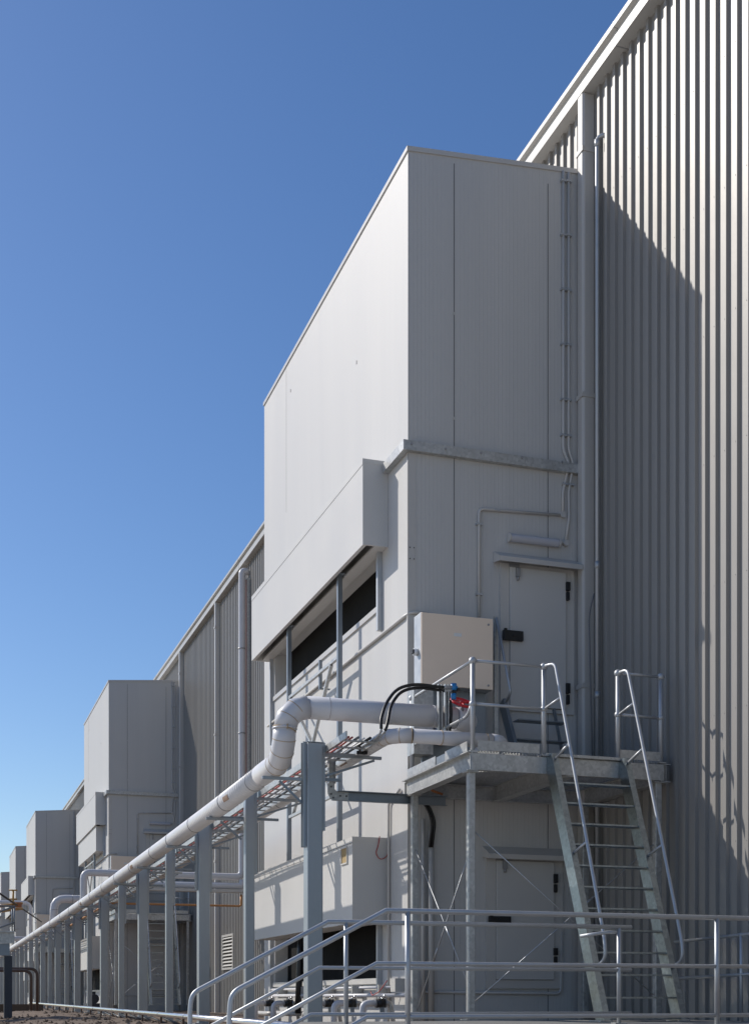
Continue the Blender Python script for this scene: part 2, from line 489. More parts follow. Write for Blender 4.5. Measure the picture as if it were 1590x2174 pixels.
    # openings
    for (nm, o) in (('upper_opening', o1), ('lower_opening', o2)):
        s = MB(); s.box(XS-.012, XS-.002, o[0]+.002, o[1]-.002, o[2]+.002, o[3]-.002)
        sc = P(nm, s, M['screen'])
        fr = MB()
        fr.box(BX-.03, BX-.001, o[0]-.03, o[1]+.06, o[2]-.09, o[2]-.005)      # sill
        fr.box(BX-.012, BX-.001, o[0]-.09, o[0]-.03, o[2]-.10, o[3]+.05)      # jambs
        fr.box(BX-.012, BX-.001, o[1]+.06, o[1]+.10, o[2]-.10, o[3]+.05)
        fr.box(BX+.02, XS-.013, o[0]+.0005, o[0]+.012, o[2]+.003, o[3]-.003)
        P('frame', fr, M['trim'], sc)
        tr = MB()
        tr.box(BX-.075, BX-.001, o[0]-.17, o[0]-.095, o[2]-.42, o[3]-.05)
        tr.box(BX-.075, BX-.001, o[1]+.11, o[1]+.16, o[2]-.95, o[3]-.05)
        P('cable_trunking', tr, M['galv_tube'], sc)
    # wall conduit along long side
    cd = MB()
    cd.tube(fil([(BX-.03, 26.0, 5.46+E), (BX-.03, BY0+.1, 5.46+E), (BX+.04, BY0-.03, 5.50+E), (BX+.3, BY0-.03, 5.50+E)], .1), .024, 8)
    p = at(825, 1705, X=BX-.03)
    cd.tube(fil([(BX-.03, p.y-.5, p.z+.12), (BX-.03, p.y, p.z), (BX-.03, p.y, -.3)], .08), .02, 8)
    P('side_conduit', cd, M['trim'])
    # ---- doors
    def door(par_name, frame, leaf, handle, hinges, closer, canopy, lab):
        x0, x1, z0, z1 = rpx(*leaf, BY0)
        fx0, fx1, fz0, fz1 = rpx(*frame, BY0)
        fr = MB(); y0, y1 = BY0-.045, BY0-.001
        fr.box(fx0, x0-.006, y0, y1, fz0, fz1); fr.box(x1+.006, fx1, y0, y1, fz0, fz1)
        fr.box(x0-.006, x1+.006, y0, y1, z1+.006, fz1); fr.box(x0-.006, x1+.006, y0, y1, fz0, z0-.006)
        lf = MB(); lf.box(x0, x1, BY0-.075, BY0-.002, z0, z1)
        D = P('door', lf, M['hood'], bevel=.006, lab=lab)
        P('frame', fr, M['trim'], D)
        gp = MB(); gp.box(x0-.0055, x1+.0055, BY0-.02, BY0-.0015, z0-.0055, z1+.0055); P('seal', gp, M['joint'], D)
        a, b_, c_, d_ = rpx(*handle, BY0-.09)
        hm = MB(); hm.box(a, b_, BY0-.13, BY0-.077, c_, d_); hm.box(a, a+.05, BY0-.15, BY0-.13, c_-.015, d_+.02); hm.tube([((a+b_)/2, BY0-.13, (c_+d_)/2), ((a+b_)/2, BY0-.145, (c_+d_)/2)], .02, 10)
        P('handle', hm, M['black'], D, bevel=.006)
        for hg in hinges:
            a, b_, c_, d_ = rpx(*hg, BY0-.06)
            h = MB(); h.box(a, b_, BY0-.105, BY0-.046, c_, d_-.015 - (d_-c_)*.5); h.box(a-.004, b_+.006, BY0-.115, BY0-.046, d_-(d_-c_)*.48, d_)
            P('hinge', h, M['black'], D, bevel=.006)
        a, b_, c_, d_ = rpx(*closer, BY0-.09)
        cm = MB(); cm.box(a, b_, BY0-.12, BY0-.077, c_+.05, d_-.06); cm.box(a-.10, b_-.01, BY0-.10, BY0-.077, d_-.05, d_); cm.tube([((a+b_)/2, BY0-.1, c_+.06), ((a+b_)/2, BY0-.1, c_)], .02, 8)
        P('roller_catch', cm, M['band'], D)
        a, b_, c_, d_ = rpx(*canopy, BY0)
        b_ = min(b_, XE-.0)
        cn = MB()
        cn.prism([(BY0-.003, d_), (BY0-.24, d_-.13), (BY0-.24, d_-.20), (BY0-.228, d_-.20), (BY0-.228, d_-.145), (BY0-.003, d_-.025)], 'x', a, b_)
        cn.prism([(BY0-.003, d_-.026), (BY0-.228, d_-.146), (BY0-.228, d_-.198), (BY0-.003, d_-.16)], 'x', a, a+.012)
        P('canopy', cn, M['trim'])
    door('upper', (1060,1196,1216,1508), (1079,1206,1197,1500), (1067,1338,1109,1359), ((1200,1237,1207,1275),(1200,1452,1207,1496)), (1095,1197,1103,1232), (1047,1171,1222,1187), None)
    door('lower', (1030,1818,1192,2100), (1050,1828,1172,2081), (1037,1946,1083,1961), ((1174,1857,1181,1896),(1174,2014,1181,2046)), (1067,1818,1076,1853), (1024,1797,1196,1820), None)
    # light over the upper door
    lm = MB()
    a, b_ = at(1086, 1143, Y=BY0-.06), at(1183, 1152, Y=BY0-.06)
    zz = (a.z+b_.z)/2
    lm.tube([(a.x-.02, BY0-.06, zz), (a.x, BY0-.06, zz), (b_.x, BY0-.06, zz), (b_.x+.02, BY0-.06, zz)], .058, 14)
    lt = P('batten_light', lm, M['lamp'], bevel=0)
    lm = MB(); lm.box(a.x-.015, b_.x+.015, BY0-.05, BY0-.002, zz-.045, zz+.045); lm.tube([(a.x-.045, BY0-.06, zz), (a.x-.02, BY0-.06, zz)], .062, 14); lm.tube([(b_.x+.02, BY0-.06, zz), (b_.x+.045, BY0-.06, zz)], .062, 14)
    P('light_body', lm, M['trim'], lt)
    # conduits on the door side
    def q(px, py): 
        p = at(px, py, Y=BY0-.03); return (p.x, BY0-.03, p.z)
    cm = MB()
    cm.tube(fil([q(1196,362), q(1196,955), q(1208,985), q(1195,1045), q(1195,1092)], .06, 3), .022, 8)
    cm.tube(fil([q(1207,366), q(1207,955), q(1217,985), q(1207,1045), q(1208,1100), q(1201,1152)], .06, 3), .022, 8)
    cm.tube(fil([q(1195,1094), q(1017,1080), q(1017,1310)], .08, 4), .022, 8)
    cm.tube(fil([q(1201,1153), q(1180,1150)], .08, 4), .018, 8)
    for p in (q(1195,1093), q(1201,1153)): cm.tube([(p[0], BY0-.06, p[2]), (p[0], BY0-.003, p[2])], .045, 10)
    cm.tube(fil([q(893,2107), q(1190,2111), q(1192,1980)], .08, 4), .022, 8)
    cn = P('conduit', cm, M['trim'])
    cl = MB()
    for (px, py) in ((1196,383),(1207,384),(1196,498),(1207,499),(1196,614),(1207,616),(1196,731),(1207,732),(1196,848),(1207,849),(1196,924),(1207,925),(1200,1028),(1213,1029),(1017,1113),(1017,1262),(1055,1083)):
        p = q(px, py); cl.box(p[0]-.045, p[0]+.045, BY0-.056, BY0-.002, p[2]-.014, p[2]+.014)
    P('conduit_clip', cl, M['galv_tube'], cn)
    # vertical conduits below the platform
    vm = MB()
    a = at(898, 1740, Y=BY0-.06); vm.tube([(a.x, BY0-.06, -.3), (a.x, BY0-.06, a.z)], .03, 10)
    a = at(915, 1765, Y=BY0-.08); vm.tube([(a.x, BY0-.08, -.3), (a.x, BY0-.08, a.z)], .045, 12)
    a = at(1285, 1765, Y=BY0-.2)
    P('riser_conduit', vm, M['downpipe'])
    return R

LBL = ['large off-white plant room nearest the camera, with the long dark window strip',
       'second off-white plant room, with two stepped awnings, behind the pipe rack',
       'third off-white plant room, partly hidden behind the second one',
       'fourth off-white plant room, narrow sliver between third room and frame edge',
       'farthest off-white plant room at the left edge of the photo']
SH = [0, 33.6, 71.2, 92.6, 116]
for i, s in enumerate(SH):
    plant_room(s, LBL[i], second_awning=(i == 1))

# ------------------------------------------------------------------ awning support frame (posts and K bracing) of the first plant rooms
def support_frame(dy, label):
    R = thing('support_frame', label, 'support frame', (6.2, 21.9+dy, 2.37+E), 'frames under the awnings')
    T = Vector((0, dy, 0))
    def P(n, mb, m, par=R):
        bmesh.ops.translate(mb.bm, verts=mb.bm.verts, vec=T); return obj(n, mb, m, par)
    ya, yb = 20.3, 23.45
    zt, z0, zh, zl, zv = 6.775+E, 2.376+E, 5.46+E, 3.28+E, 4.35+E
    for y in (ya, yb):
        m = MB(); m.prism([(6.165,y-.037),(6.24,y-.037),(6.24,y-.025),(6.177,y-.025),(6.177,y+.025),(6.24,y+.025),(6.24,y+.037),(6.165,y+.037)], 'z', z0, zt-.013)
        p = P('post', m, M['galv_dark'])
        m = MB(); m.box(6.1, 6.3, y-.11, y+.11, zt-.013, zt-.002); P('top_plate', m, M['galv_dark'], p)
    for z in (zh, zl):
        m = MB(); m.bar((6.2, ya+.04, z), (6.2, yb-.04, z), .05, .05); P('crossbar', m, M['galv'])
    ym = (ya+yb)/2
    for a, b in (((6.2, ya+.45, zh-.03), (6.2, ym-.02, zv)), ((6.2, yb-.1, zh-.03), (6.2, ym+.02, zv)), ((6.2, ym-.02, zv), (6.2, ya+.45, zl+.03)), ((6.2, ym+.02, zv), (6.2, yb-.3, zl+.03))):
        m = MB(); m.bar(a, b, .045, .055, Vector((1,0,0))); P('diagonal_brace', m, M['galv'])
    m = MB(); p = at(682, 1405, X=6.25); m.box(6.21, 6.26, p.y-.03, p.y+.03, p.z-.45, p.z+.02); m.box(6.21, 6.4, p.y-.03, p.y+.03, p.z-.47, p.z-.452); P('bracket', m, M['galv_dark'])
support_frame(0, 'galvanised post frame with V braces under the awning of nearest plant room')
support_frame(33.5, 'galvanised post frame under the stepped awnings of second plant room')

# ------------------------------------------------------------------ access platform
PX0, PX1, PY0, PY1 = 6.36, 9.12, 15.28, 17.70
PZ = 3.09 + E
G = 'access platforms beside the plant rooms'
pf = thing('access_platform', 'galvanised access platform at the nearest plant room door', 'platform', (PX0, PY0, 0), G)
d = MB()
y0, y1 = PY0+.02, PY1-.02
x = PX0+.08
while x < PX1-.08:
    d.box(x-.0025, x+.0025, y0, y1, PZ-.035, PZ-.002); x += .041
y = y0+.05
while y < y1:
    d.box(PX0+.02, PX1-.02, y-.003, y+.003, PZ-.012, PZ-.001); y += .1
obj('deck_grating', d, M['galv'], pf)
def cchan_x(m, x0, x1, y, z0, z1, out):    # channel along x, web at y, flanges towards -out
    m.box(x0, x1, y, y+out*.012, z0, z1)
    m.box(x0, x1, y+out*.012, y+out*.07, z0, z0+.014); m.box(x0, x1, y+out*.012, y+out*.07, z1-.014, z1)
for (y, o) in ((PY0, 1), (PY1, -1)):
    m = MB(); cchan_x(m, PX0+.01, PX1, y, PZ-.25, PZ-.04, o); obj('edge_beam', m, M['galv'], pf)
for (x, o) in ((PX0, 1), (PX1, -1), ((PX0+PX1)/2, 1)):
    m = MB(); w_ = x
    ya, yb = PY0+.015, PY1-.015
    if x == PX0: ya, yb = PY0-.02, PY1-.02
    m.box(w_+.028, w_+.040, ya, yb, PZ-.25, PZ-.037)
    m.box(w_-.035, w_+.105, ya, yb, PZ-.264, PZ-.25); m.box(w_-.035, w_+.105, ya, yb, PZ-.037, PZ-.0365+.012) if x != PX0 else m.box(w_-.035, w_+.105, ya, yb, PZ-.037, PZ-.022)
    obj('edge_beam' if x != (PX0+PX1)/2 else 'cross_beam', m, M['galv'], pf)
# kick plates
kz0, kz1 = PZ+.005, PZ+.125
m = MB(); m.box(PX0+.015, PX0+.023, PY0+.12, 16.15, kz0, kz1); obj('kick_plate', m, M['galv'], pf)
m = MB(); m.box(PX0+.015, PX0+.023, 16.5, PY1-.1, kz0, kz1); obj('kick_plate', m, M['galv'], pf)
m = MB(); m.box(PX0+.024, PX0+.034, 16.1, 16.56, kz0-.03, kz1-.02); m.box(PX0-.03, PX0+.024, 16.1, 16.56, kz0-.032, kz0-.02); obj('joint_plate', m, M['galv_dark'], pf)
m = MB(); m.box(PX0+.12, 7.33, PY0+.02, PY0+.028, kz0, kz1); obj('kick_plate', m, M['galv'], pf)
m = MB(); m.box(8.48, PX1-.03, PY0+.02, PY0+.028, kz0, kz1); obj('kick_plate', m, M['galv'], pf)
m = MB(); m.box(PX1-.01, PX1-.002, PY0+.08, PY1-.1, kz0, kz1); obj('kick_plate', m, M['galv'], pf)
# nosing of the ladder opening
m = MB(); m.box(7.40, 8.46, PY0-.05, PY0+.06, PZ-.03, PZ+.006); obj('nosing', m, M['galv'], pf)
# legs
for (x, y) in ((PX0+.05, PY0+.08), (PX0+.05, PY1-.30), (PX1-.06, PY0+.08), (PX1-.06, PY1-.30)):
    m = MB(); m.box(x-.045, x+.045, y-.045, y+.045, 0.012 if y < 16 else -.3, PZ-.265)
    l = obj('leg', m, M['galv'], pf, bevel=.008)
    m = MB(); m.box(x-.08, x+.08, y-.08, y+.08, PZ-.277, PZ-.2655); m.box(x-.1, x+.1, y-.1, y+.1, 0, .012)
    split('leg_plate', m, M['galv'], l)
# rod braces
def rod(a, b):
    a, b = Vector(a), Vector(b); m = MB(); m.tube([a, b], .007, 6)
    r = obj('rod_brace', m, M['galv_tube'], pf)
    m = MB(); c = a.lerp(b, .62); dd = (b-a).normalized(); m.tube([c-dd*.12, c+dd*.12], .013, 8)
    obj('turnbuckle', m, M['galv_tube'], r)
lx = PX0+.05; ly0, ly1 = PY0+.13, PY1-.35
rod((lx, ly1, 2.35), (lx, ly0, .42)); rod((lx, ly0, 2.1), (lx+.02, ly1, .1))
fx0, fx1, fy = PX0+.10, PX1-.11, PY0+.08
rod((fx0, fy, 2.37), (fx1, fy+.01, .32)); rod((fx0, fy+.02, .22), (fx1, fy+.02, 2.3))
# guard rails
RT = 1.12
def stanchion(x, y):
    m = MB(); m.tube([(x, y, PZ-.05), (x, y, PZ+RT)], .0305, 12)
    s = obj('stanchion', m, M['galv_tube'], pf)
    m = MB(); m.ball((x, y, PZ+RT), .050, 12); m.ball((x, y, PZ+.58), .046, 12); split('ball_joint', m, M['galv_tube'], s)
    m = MB(); m.box(x-.05, x+.05, y-.05, y+.05, PZ-.022, PZ-.006); obj('base_plate', m, M['galv'], s)
SX = [PX0+.06, 7.40, 8.46, PX1-.03]
sy = PY0+.04; sye = PY1-.18
for x in SX: stanchion(x, sy)
stanchion(SX[0], sye)
def rail(n, pts, r=.020, par=None):
    m = MB(); m.tube(pts, r, 12); return obj(n, m, M['galv_tube'], par or pf)
for h in (RT, .58):
    rail('guard_rail', [(SX[0]+.03, sy, PZ+h), (SX[1]-.03, sy, PZ+h)])
    rail('guard_rail', [(SX[2]+.03, sy, PZ+h), (SX[3]-.03, sy, PZ+h)])
rail('guard_rail', [(SX[0], sy+.03, PZ+RT), (SX[0], sye-.03, PZ+RT)])
rail('guard_rail', fil([(SX[0], sy+.03, PZ+.58), (SX[0]-.01, sy+.16, PZ+.45), (SX[0], sye-.03, PZ+.45)], .1))

# ------------------------------------------------------------------ steep ladder
ld = thing('steep_ladder', 'steep galvanised ladder with looped handrails leaning up to the nearest platform', 'ladder', (7.95, 13.9, 0), 'ladders up to the access platforms')
LT, LB = Vector((0, PY0-.04, PZ-.0)), Vector((0, 13.86, .02))
sl = (LT-LB).normalized(); nrm = Vector((0, -sl.z, sl.y))      # outward (towards the climber)
def stringer(x, side):
    m = MB(); wd = .20
    pts = []
    def corner(base, dn): return base + nrm*dn
    A = LB; B = LT
    # profile as a parallelogram in y,z with level ends
    dy = wd/2/abs(sl.z)
    a = [(A.y-dy, A.z), (A.y+dy, A.z), (B.y+dy, B.z-.01), (B.y-dy, B.z-.01)]
    m.prism(a, 'x', x-.005, x+.005)
    fw = .075*side; t_ = .012/abs(sl.z)
    for s_ in (-1, 1):
        yy = dy*s_
        f_ = [(A.y+yy, A.z), (A.y+yy-t_*s_, A.z), (B.y+yy-t_*s_, B.z-.01), (B.y+yy, B.z-.01)]
        m.prism(f_, 'x', x+.005*side, x+fw)
    s = obj('stringer', m, M['galv_new'], ld)
    m = MB(); m.box(x-.07, x+.09, A.y-.14, A.y+.14, .002, .016); obj('foot_plate', m, M['galv'], s)
xl, xr = 7.42, 8.45
stringer(xl, 1); stringer(xr, 1)
for i in range(12):
    z = .02 + .27*i
    if i == 0: z = .05
    c = LB + sl*((z-LB.z)/sl.z)
    m = MB()
    if i == 0: m.box(xl+.02, xr-.006, c.y-.08, c.y+.08, z-.02, z)
    else:
        m.box(xl+.006, xr-.006, c.y-.085, c.y-.079, z-.018, z+.002); m.box(xl+.006, xr-.006, c.y+.079, c.y+.085, z-.018, z+.002)
        for kx in range(24):
            xx = xl+.03+kx*(xr-xl-.06)/23; m.box(xx-.003, xx+.003, c.y-.079, c.y+.079, z-.014, z)
        for kk in range(3): m.box(xl+.006, xr-.006, c.y-.043+kk*.04, c.y-.037+kk*.04, z-.012, z-.001)
    obj('rung', m, M['galv_new'], ld)
def hrail(x, xs):
    top = Vector((xs, sy-.05, PZ+RT)); o = .34
    dy_ = nrm*o
    p1 = Vector((x, sy-.20, PZ+RT))
    lowz = .95
    pl = LB + sl*((lowz-LB.z)/sl.z)
    bot = Vector((x, pl.y-.42, lowz))
    e0 = LB + sl*((.62-LB.z)/sl.z); e0.y -= .1
    m = MB(); m.tube(fil([top, p1, bot, Vector((x, bot.y-.02, lowz-.22)), Vector((x+.0, e0.y, .66))], .14, 6), .022, 12)
    h = obj('handrail', m, M['galv_tube'], ld)
    for f in (.22, .55):
        c = p1.lerp(bot, .30 if f < .3 else .66)
        z_ = c.z-.10
        e = LB + sl*((z_-LB.z)/sl.z); e.y -= .09
        if f < .3: z_ = PZ-.08; e = LB + sl*((z_-LB.z)/sl.z); e.y -= .09; c = p1.lerp(bot, (p1.z-(z_+.12))/(p1.z-bot.z))
        m = MB(); m.tube([c, Vector((x, e.y, z_))], .018, 10); obj('standoff', m, M['galv_tube'], h)
    c = p1.lerp(bot, (p1.z-(PZ+.66))/(p1.z-bot.z))
    m = MB(); m.tube([c, Vector((xs, sy-.03, PZ+.58))], .016, 10); obj('standoff', m, M['galv_tube'], h)
hrail(xl+.04, SX[1]); hrail(xr+.04, SX[2])

# ------------------------------------------------------------------ step to the upper door
ds = thing('door_step', 'small dark steel step with handrail at the nearest upper door', 'step', (7.7, 17.3, PZ), 'steps at the upper doors')
m = MB(); a = at(1068, 1490, Y=17.7); m.bar((a.x, 17.72, a.z), (a.x+.02, 17.1, PZ+.01), .05, .16); obj('stringer', m, M['galv_dark'], ds)
m = MB(); m.bar((8.72, 17.72, a.z-.05), (8.74, 17.3, PZ+.01), .02, .06); obj('stringer', m, M['galv_dark'], ds)
for py in (1533, 1574):
    z = at(1080, py, Y=17.5).z; m = MB(); m.box(a.x+.04, 8.70, 17.25, 17.45, z-.014, z); obj('tread', m, M['galv_dark'], ds)
m = MB(); p0, p1, p2 = at(1054, 1312, Y=17.55), at(1084, 1470, Y=17.2), at(1075, 1490, Y=17.4)
m.tube(fil([p0, p1, p2], .06), .02, 10); obj('handrail', m, M['galv_tube'], ds)
m = MB(); m.box(p0.x-.03, p0.x+.03, 17.56, 17.6, PZ, p0.z+.03); obj('rail_post', m, M['galv'], ds)

# ------------------------------------------------------------------ electrical cabinet
cb = thing('electrical_cabinet', 'beige electrical cabinet on galvanised duct beside the nearest upper door', 'cabinet', (7.0, 17.45, PZ), 'electrical cabinets on the platforms')
yc = 17.35
x0, x1, z0, z1 = rpx(893, 1300, 1045, 1454, yc)
m = MB(); m.box(x0, x1, yc, yc+.27, z0, z1); obj('body', m, M['galv_tube'], cb, bevel=.006)
m = MB(); m.box(x0+.004, x1, yc-.028, yc-.002, z0, z1-.004); dr = obj('cabinet_door', m, M['tan'], cb, bevel=.006)
m = MB()
for (px, py) in ((1035, 1328), (1035, 1457)):
    p = at(px, py, Y=yc); m.tube([(p.x, yc-.028, p.z), (p.x, yc-.036, p.z)], .016, 12)
split('lock', m, M['band'], dr)
m = MB(); a, b, c, e = rpx(962, 1345, 978, 1352, yc); m.box(a, b, yc-.031, yc-.0285, c, e); obj('label_plate', m, M['white'], dr)
m = MB(); p = at(882, 1388, X=x0); m.tube([(x0-.001, yc+.13, p.z), (x0-.06, yc+.13, p.z)], .05, 14); sw = obj('switch', m, M['white'], cb)
m = MB(); m.box(x0-.085, x0-.061, yc+.09, yc+.16, p.z-.028, p.z+.028); obj('switch_knob', m, M['black'], sw)
a, b, c, e = rpx(879, 1472, 920, 1600, yc+.02)
m = MB(); m.box(a, b, yc+.03, yc+.3, c, z0-.002); obj('cable_duct', m, M['galv'], cb)
m = MB(); m.box(x0+.1, x1-.02, yc+.2, yc+.26, PZ, z0-.002); obj('back_plate', m, M['galv_dark'], cb)

P2 = 'second plant room'
for dy, which, o in ((33.6, 'second', 1), (71.2, 'third', 2)):
    copy_tree(pf, (0,dy,-.0), 'galvanised access platform at the %s plant room door, seen behind the rack columns' % which)
    copy_tree(ld, (0,dy,-.0), 'steep ladder to the %s plant room platform, seen between the rack columns' % which)
    copy_tree(cb, (0,dy,0), 'beige electrical cabinet on the %s plant room wall above the white pipe' % which)
copy_tree(ds, (0,33.5,0), 'small dark steel step at the second plant room upper door')

# ------------------------------------------------------------------ pipe rack
XP, XC, XQ = 4.28, 4.79, 5.54              # big pipe, columns, small pipe
KY0, KS = 16.87, 3.72
def lerp_tab(tab, y):
    if y <= tab[0][0]: return tab[0][1]
    for (a, za), (b, zb) in zip(tab, tab[1:]):
        if y <= b: return za + (zb-za)*(y-a)/(b-a)
    return tab[-1][1]
TP = [(16.3,3.05),(20.6,2.98),(24.3,2.935),(28,2.90),(31.8,2.86),(38,2.79),(50,2.73),(70,2.70),(140,2.6)]
TQ = [(15.9,3.34),(20.6,3.27),(30,3.12),(38,3.06),(50,3.0),(140,2.85)]
def zp(y): return lerp_tab(TP, y) + E
def zq(y): return lerp_tab(TQ, y) + E
ORD = ['first','second','third','fourth','fifth','sixth','seventh','eighth','ninth','tenth','eleventh','twelfth']
NC = 23
for k in range(NC):
    y = KY0 + KS*k; big = k % 2 == 0
    w_ = .21 if big else .15
    if k == 0: lab = 'thick galvanised rack column nearest the camera, right of the white pipe elbow'
    elif k < 12: lab = '%s galvanised column of the pipe rack, %s, counted back from the pipe elbow' % (ORD[k], 'wide' if big else 'narrow')
    else: lab = 'small distant column of the pipe rack near the left edge of the photo'
    R = thing('rack_column', lab, 'column', (XC, y, -.3), 'galvanised columns of the pipe rack')
    zt = zq(y) + .08 if k else 3.36+E
    g0 = -1.2 if y < 24 else -.5
    m = MB(); m.box(XC-w_/2, XC+w_/2, y-w_/2, y+w_/2, g0, zt-.0085); obj('shaft', m, M['column'], R, bevel=.012)
    m = MB(); m.box(XC-w_/2-.004, XC+w_/2+.004, y-w_/2-.004, y+w_/2+.004, zt-.008, zt); obj('cap_plate', m, M['column'], R)
    m = MB(); m.box(XC-w_/2-.08, XC+w_/2+.08, y-w_/2-.08, y+w_/2+.08, gz(XC, y)-.02, gz(XC, y)+.045); obj('base_plate', m, M['column'], R)
    yf = y - w_/2 + .02
    # side channels bolted to the head
    if k < 12:
        for s_, zl in ((-1, 1.98+E), (1, 2.2+E)):
            if not big and s_ < 0: continue
            xx = XC + s_*(w_/2+.002); m = MB()
            if k and s_ > 0: zl -= .25
            m.box(min(xx, xx+s_*.045), max(xx, xx+s_*.045), y-.05, y-.042, zl, zt+.005); m.box(min(xx,xx+s_*.006), max(xx,xx+s_*.006), y-.042, y+.05, zl, zt+.005); m.box(min(xx, xx+s_*.045), max(xx, xx+s_*.045), y+.05, y+.058, zl, zt+.005)
            obj('side_channel', m, M['column'], R)
    za, zb = zp(y)-.15, zq(y)-.095
    m = MB(); m.box(XP-.18, XC-w_/2-.048, y-.02, y+.02, za-.04, za); obj('support_arm', m, M['column'], R)
    m = MB(); m.box(XC+w_/2+.05, XQ+.2, y-.02, y+.02, zb-.04, zb); obj('support_arm', m, M['column'], R)
    if k < 12:
        m = MB(); m.bar((XP+.05, y, za-.055), (XC-w_/2-.05, y, za-.33), .03, .03); obj('arm_brace', m, M['galv_dark'], R)
        m = MB(); m.bar((XQ+.1, y, zb-.055), (XC+w_/2+.05, y, zb-.30), .03, .03); obj('arm_brace', m, M['galv_dark'], R)
        m = MB(); m.box(XC-w_/2-.55, XC+.5, y+.06, y+.10, zb-.35, zb-.31) if k else m.box(XC+.12, XC+.4, y+.06, y+.10, zb-.35, zb-.31); obj('tray_arm', m, M['galv_dark'], R)

# big insulated pipe
rP = .145
PYE, PZR = 16.4, 3.72 + E
bp = thing('insulated_pipe', 'big white insulated pipe running along the rack and up through the elbow', 'pipe', (XP, PYE, zp(17)))
pts = [(XP, yy, zp(yy)) for yy in (112, 70, 50, 38, 31.8, 28, 24.3, 20.6, 17.6)]
m = MB(); m.tube(pts, rP, 28); obj('straight_run', m, M['clad'], bp)
def arc(c, a, b, r, n):
    """elbow from direction -a to b round corner c"""
    a, b = Vector(a), Vector(b); c = Vector(c); o = c + (a+b)*r
    return [o - b*r*math.cos(t) - a*r*math.sin(t) for t in [math.pi/2*i/n for i in range(n+1)]]
R_ = .42
cor1 = Vector((XP, PYE, zp(17.0)+.0))
e1 = arc(cor1, (0,1,0), (0,0,1), R_, 4)
e1 = [Vector((XP, 17.6, zp(17.6)))] + e1
cor2 = Vector((XP, PYE, PZR)); R2 = .30
e2 = arc(cor2, (0,0,-1), (1,0,0), R2, 3)
m = MB(); m.tube(e1, rP+.004, 28); obj('lower_elbow', m, M['clad_smooth'], bp)
m = MB(); m.tube([e1[-1]-Vector((0,0,.02)), e2[0]+Vector((0,0,.0))], rP+.016, 28); obj('sleeve', m, M['clad_smooth'], bp)
m = MB(); m.tube(e2, rP+.004, 28); obj('upper_elbow', m, M['clad_smooth'], bp)
XE_ = 6.86
e3 = arc((XE_, PYE+.0, PZR), (-1,0,0), (0,1,0), .25, 4)
m = MB(); m.tube([e2[-1]] + e3[:1], rP, 28); obj('straight_run', m, M['clad_smooth'], bp)
m = MB(); m.tube(e3 + [Vector((XE_, 17.79, PZR))], rP+.003, 28); obj('end_elbow', m, M['clad_smooth'], bp)
def seam_rings(pts, r, mt, par, wd=.004, name='seam'):
    m = MB()
    for i, p in enumerate(pts):
        a = pts[max(0,i-1)]; b = pts[min(len(pts)-1,i+1)]; t_ = (Vector(b)-Vector(a)).normalized()
        m.tube([Vector(p)-t_*wd, Vector(p)+t_*wd], r, 28)
    return split(name, m, mt, par)
seam_rings(e1[1:], rP+.008, M['seam'], bp); seam_rings(e2[:3], rP+.008, M['seam'], bp); seam_rings(e2[3:], rP+.007, M['band'], bp)
xx = [Vector((x, PYE, PZR)) for x in (4.85, 5.7, 6.3)]
seam_rings([xx[0], xx[1], xx[2]], rP+.003, M['clad_smooth'], bp, .006)
m = MB()
# vertical seam and stain marks on the elbow sleeve
m.box(XP-.012, XP+.0, PYE-rP-.022, PYE-rP-.0, e1[-1].z, e2[0].z-.02)
obj('sealant_line', m, M['seam'], bp)
clampY = [18.05, 19.9, 22.4, 24.6, 26.6, 29.5, 32, 34.5, 37.2, 40, 43, 46, 50, 54, 58, 63]
m = MB()
for yy in clampY: m.tube([(XP, yy-.012, zp(yy)), (XP, yy+.012, zp(yy))], rP+.007, 28)
split('clamp_band', m, M['band'], bp)
for yy in (19.35, 29.1, 39.5):
    m = MB(); zz = zp(yy); n_ = 6
    a0 = math.radians(185); a1 = math.radians(215)
    pl = [(XP+math.cos(a0+(a1-a0)*i/n_)*(rP+.006), zz+math.sin(a0+(a1-a0)*i/n_)*(rP+.006)) for i in range(n_+1)]
    pl2 = [(XP+math.cos(a0+(a1-a0)*i/n_)*(rP-.01), zz+math.sin(a0+(a1-a0)*i/n_)*(rP-.01)) for i in range(n_+1)][::-1]
    m.prism(pl+pl2, 'y', yy-.17, yy+.17); obj('sticker', m, M['sticker'], bp)

# small insulated pipe
rQ = .093
QY = 15.9
sp = thing('small_insulated_pipe', 'thinner white insulated pipe on the rack bending across to the platform', 'pipe', (XQ, QY, zq(16)))
m = MB(); m.tube([(XQ, yy, zq(yy)) for yy in (112, 50, 38, 30, 20.6, 16.25)], rQ, 22); obj('straight_run', m, M['clad'], sp)
e4 = [Vector((XQ, 16.25, zq(16.25)))] + arc((XQ, QY, zq(QY)), (0,1,0), (1,0,0), .28, 3)
m = MB(); m.tube(e4, rQ+.004, 22); obj('elbow', m, M['clad_smooth'], sp)
seam_rings(e4[1:], rQ+.007, M['seam'], sp)
xe = 7.12
e5 = arc((xe, QY, zq(QY)), (-1,0,0), (0,1,0), .2, 4)
m = MB(); m.tube([e4[-1]] + e5[:1], rQ, 22); obj('straight_run', m, M['clad_smooth'], sp)
m = MB(); m.tube(e5 + [Vector((xe, 17.3, zq(QY))), Vector((xe+.0, 17.5, zq(QY)+.02)), Vector((xe, 17.78, zq(QY)+.02))], rQ+.002, 22); obj('end_elbow', m, M['clad_smooth'], sp)
seam_rings([Vector((6.22, QY, zq(QY))), Vector((6.85, QY, zq(QY)))], rQ+.006, M['seam'], sp)
m = MB()
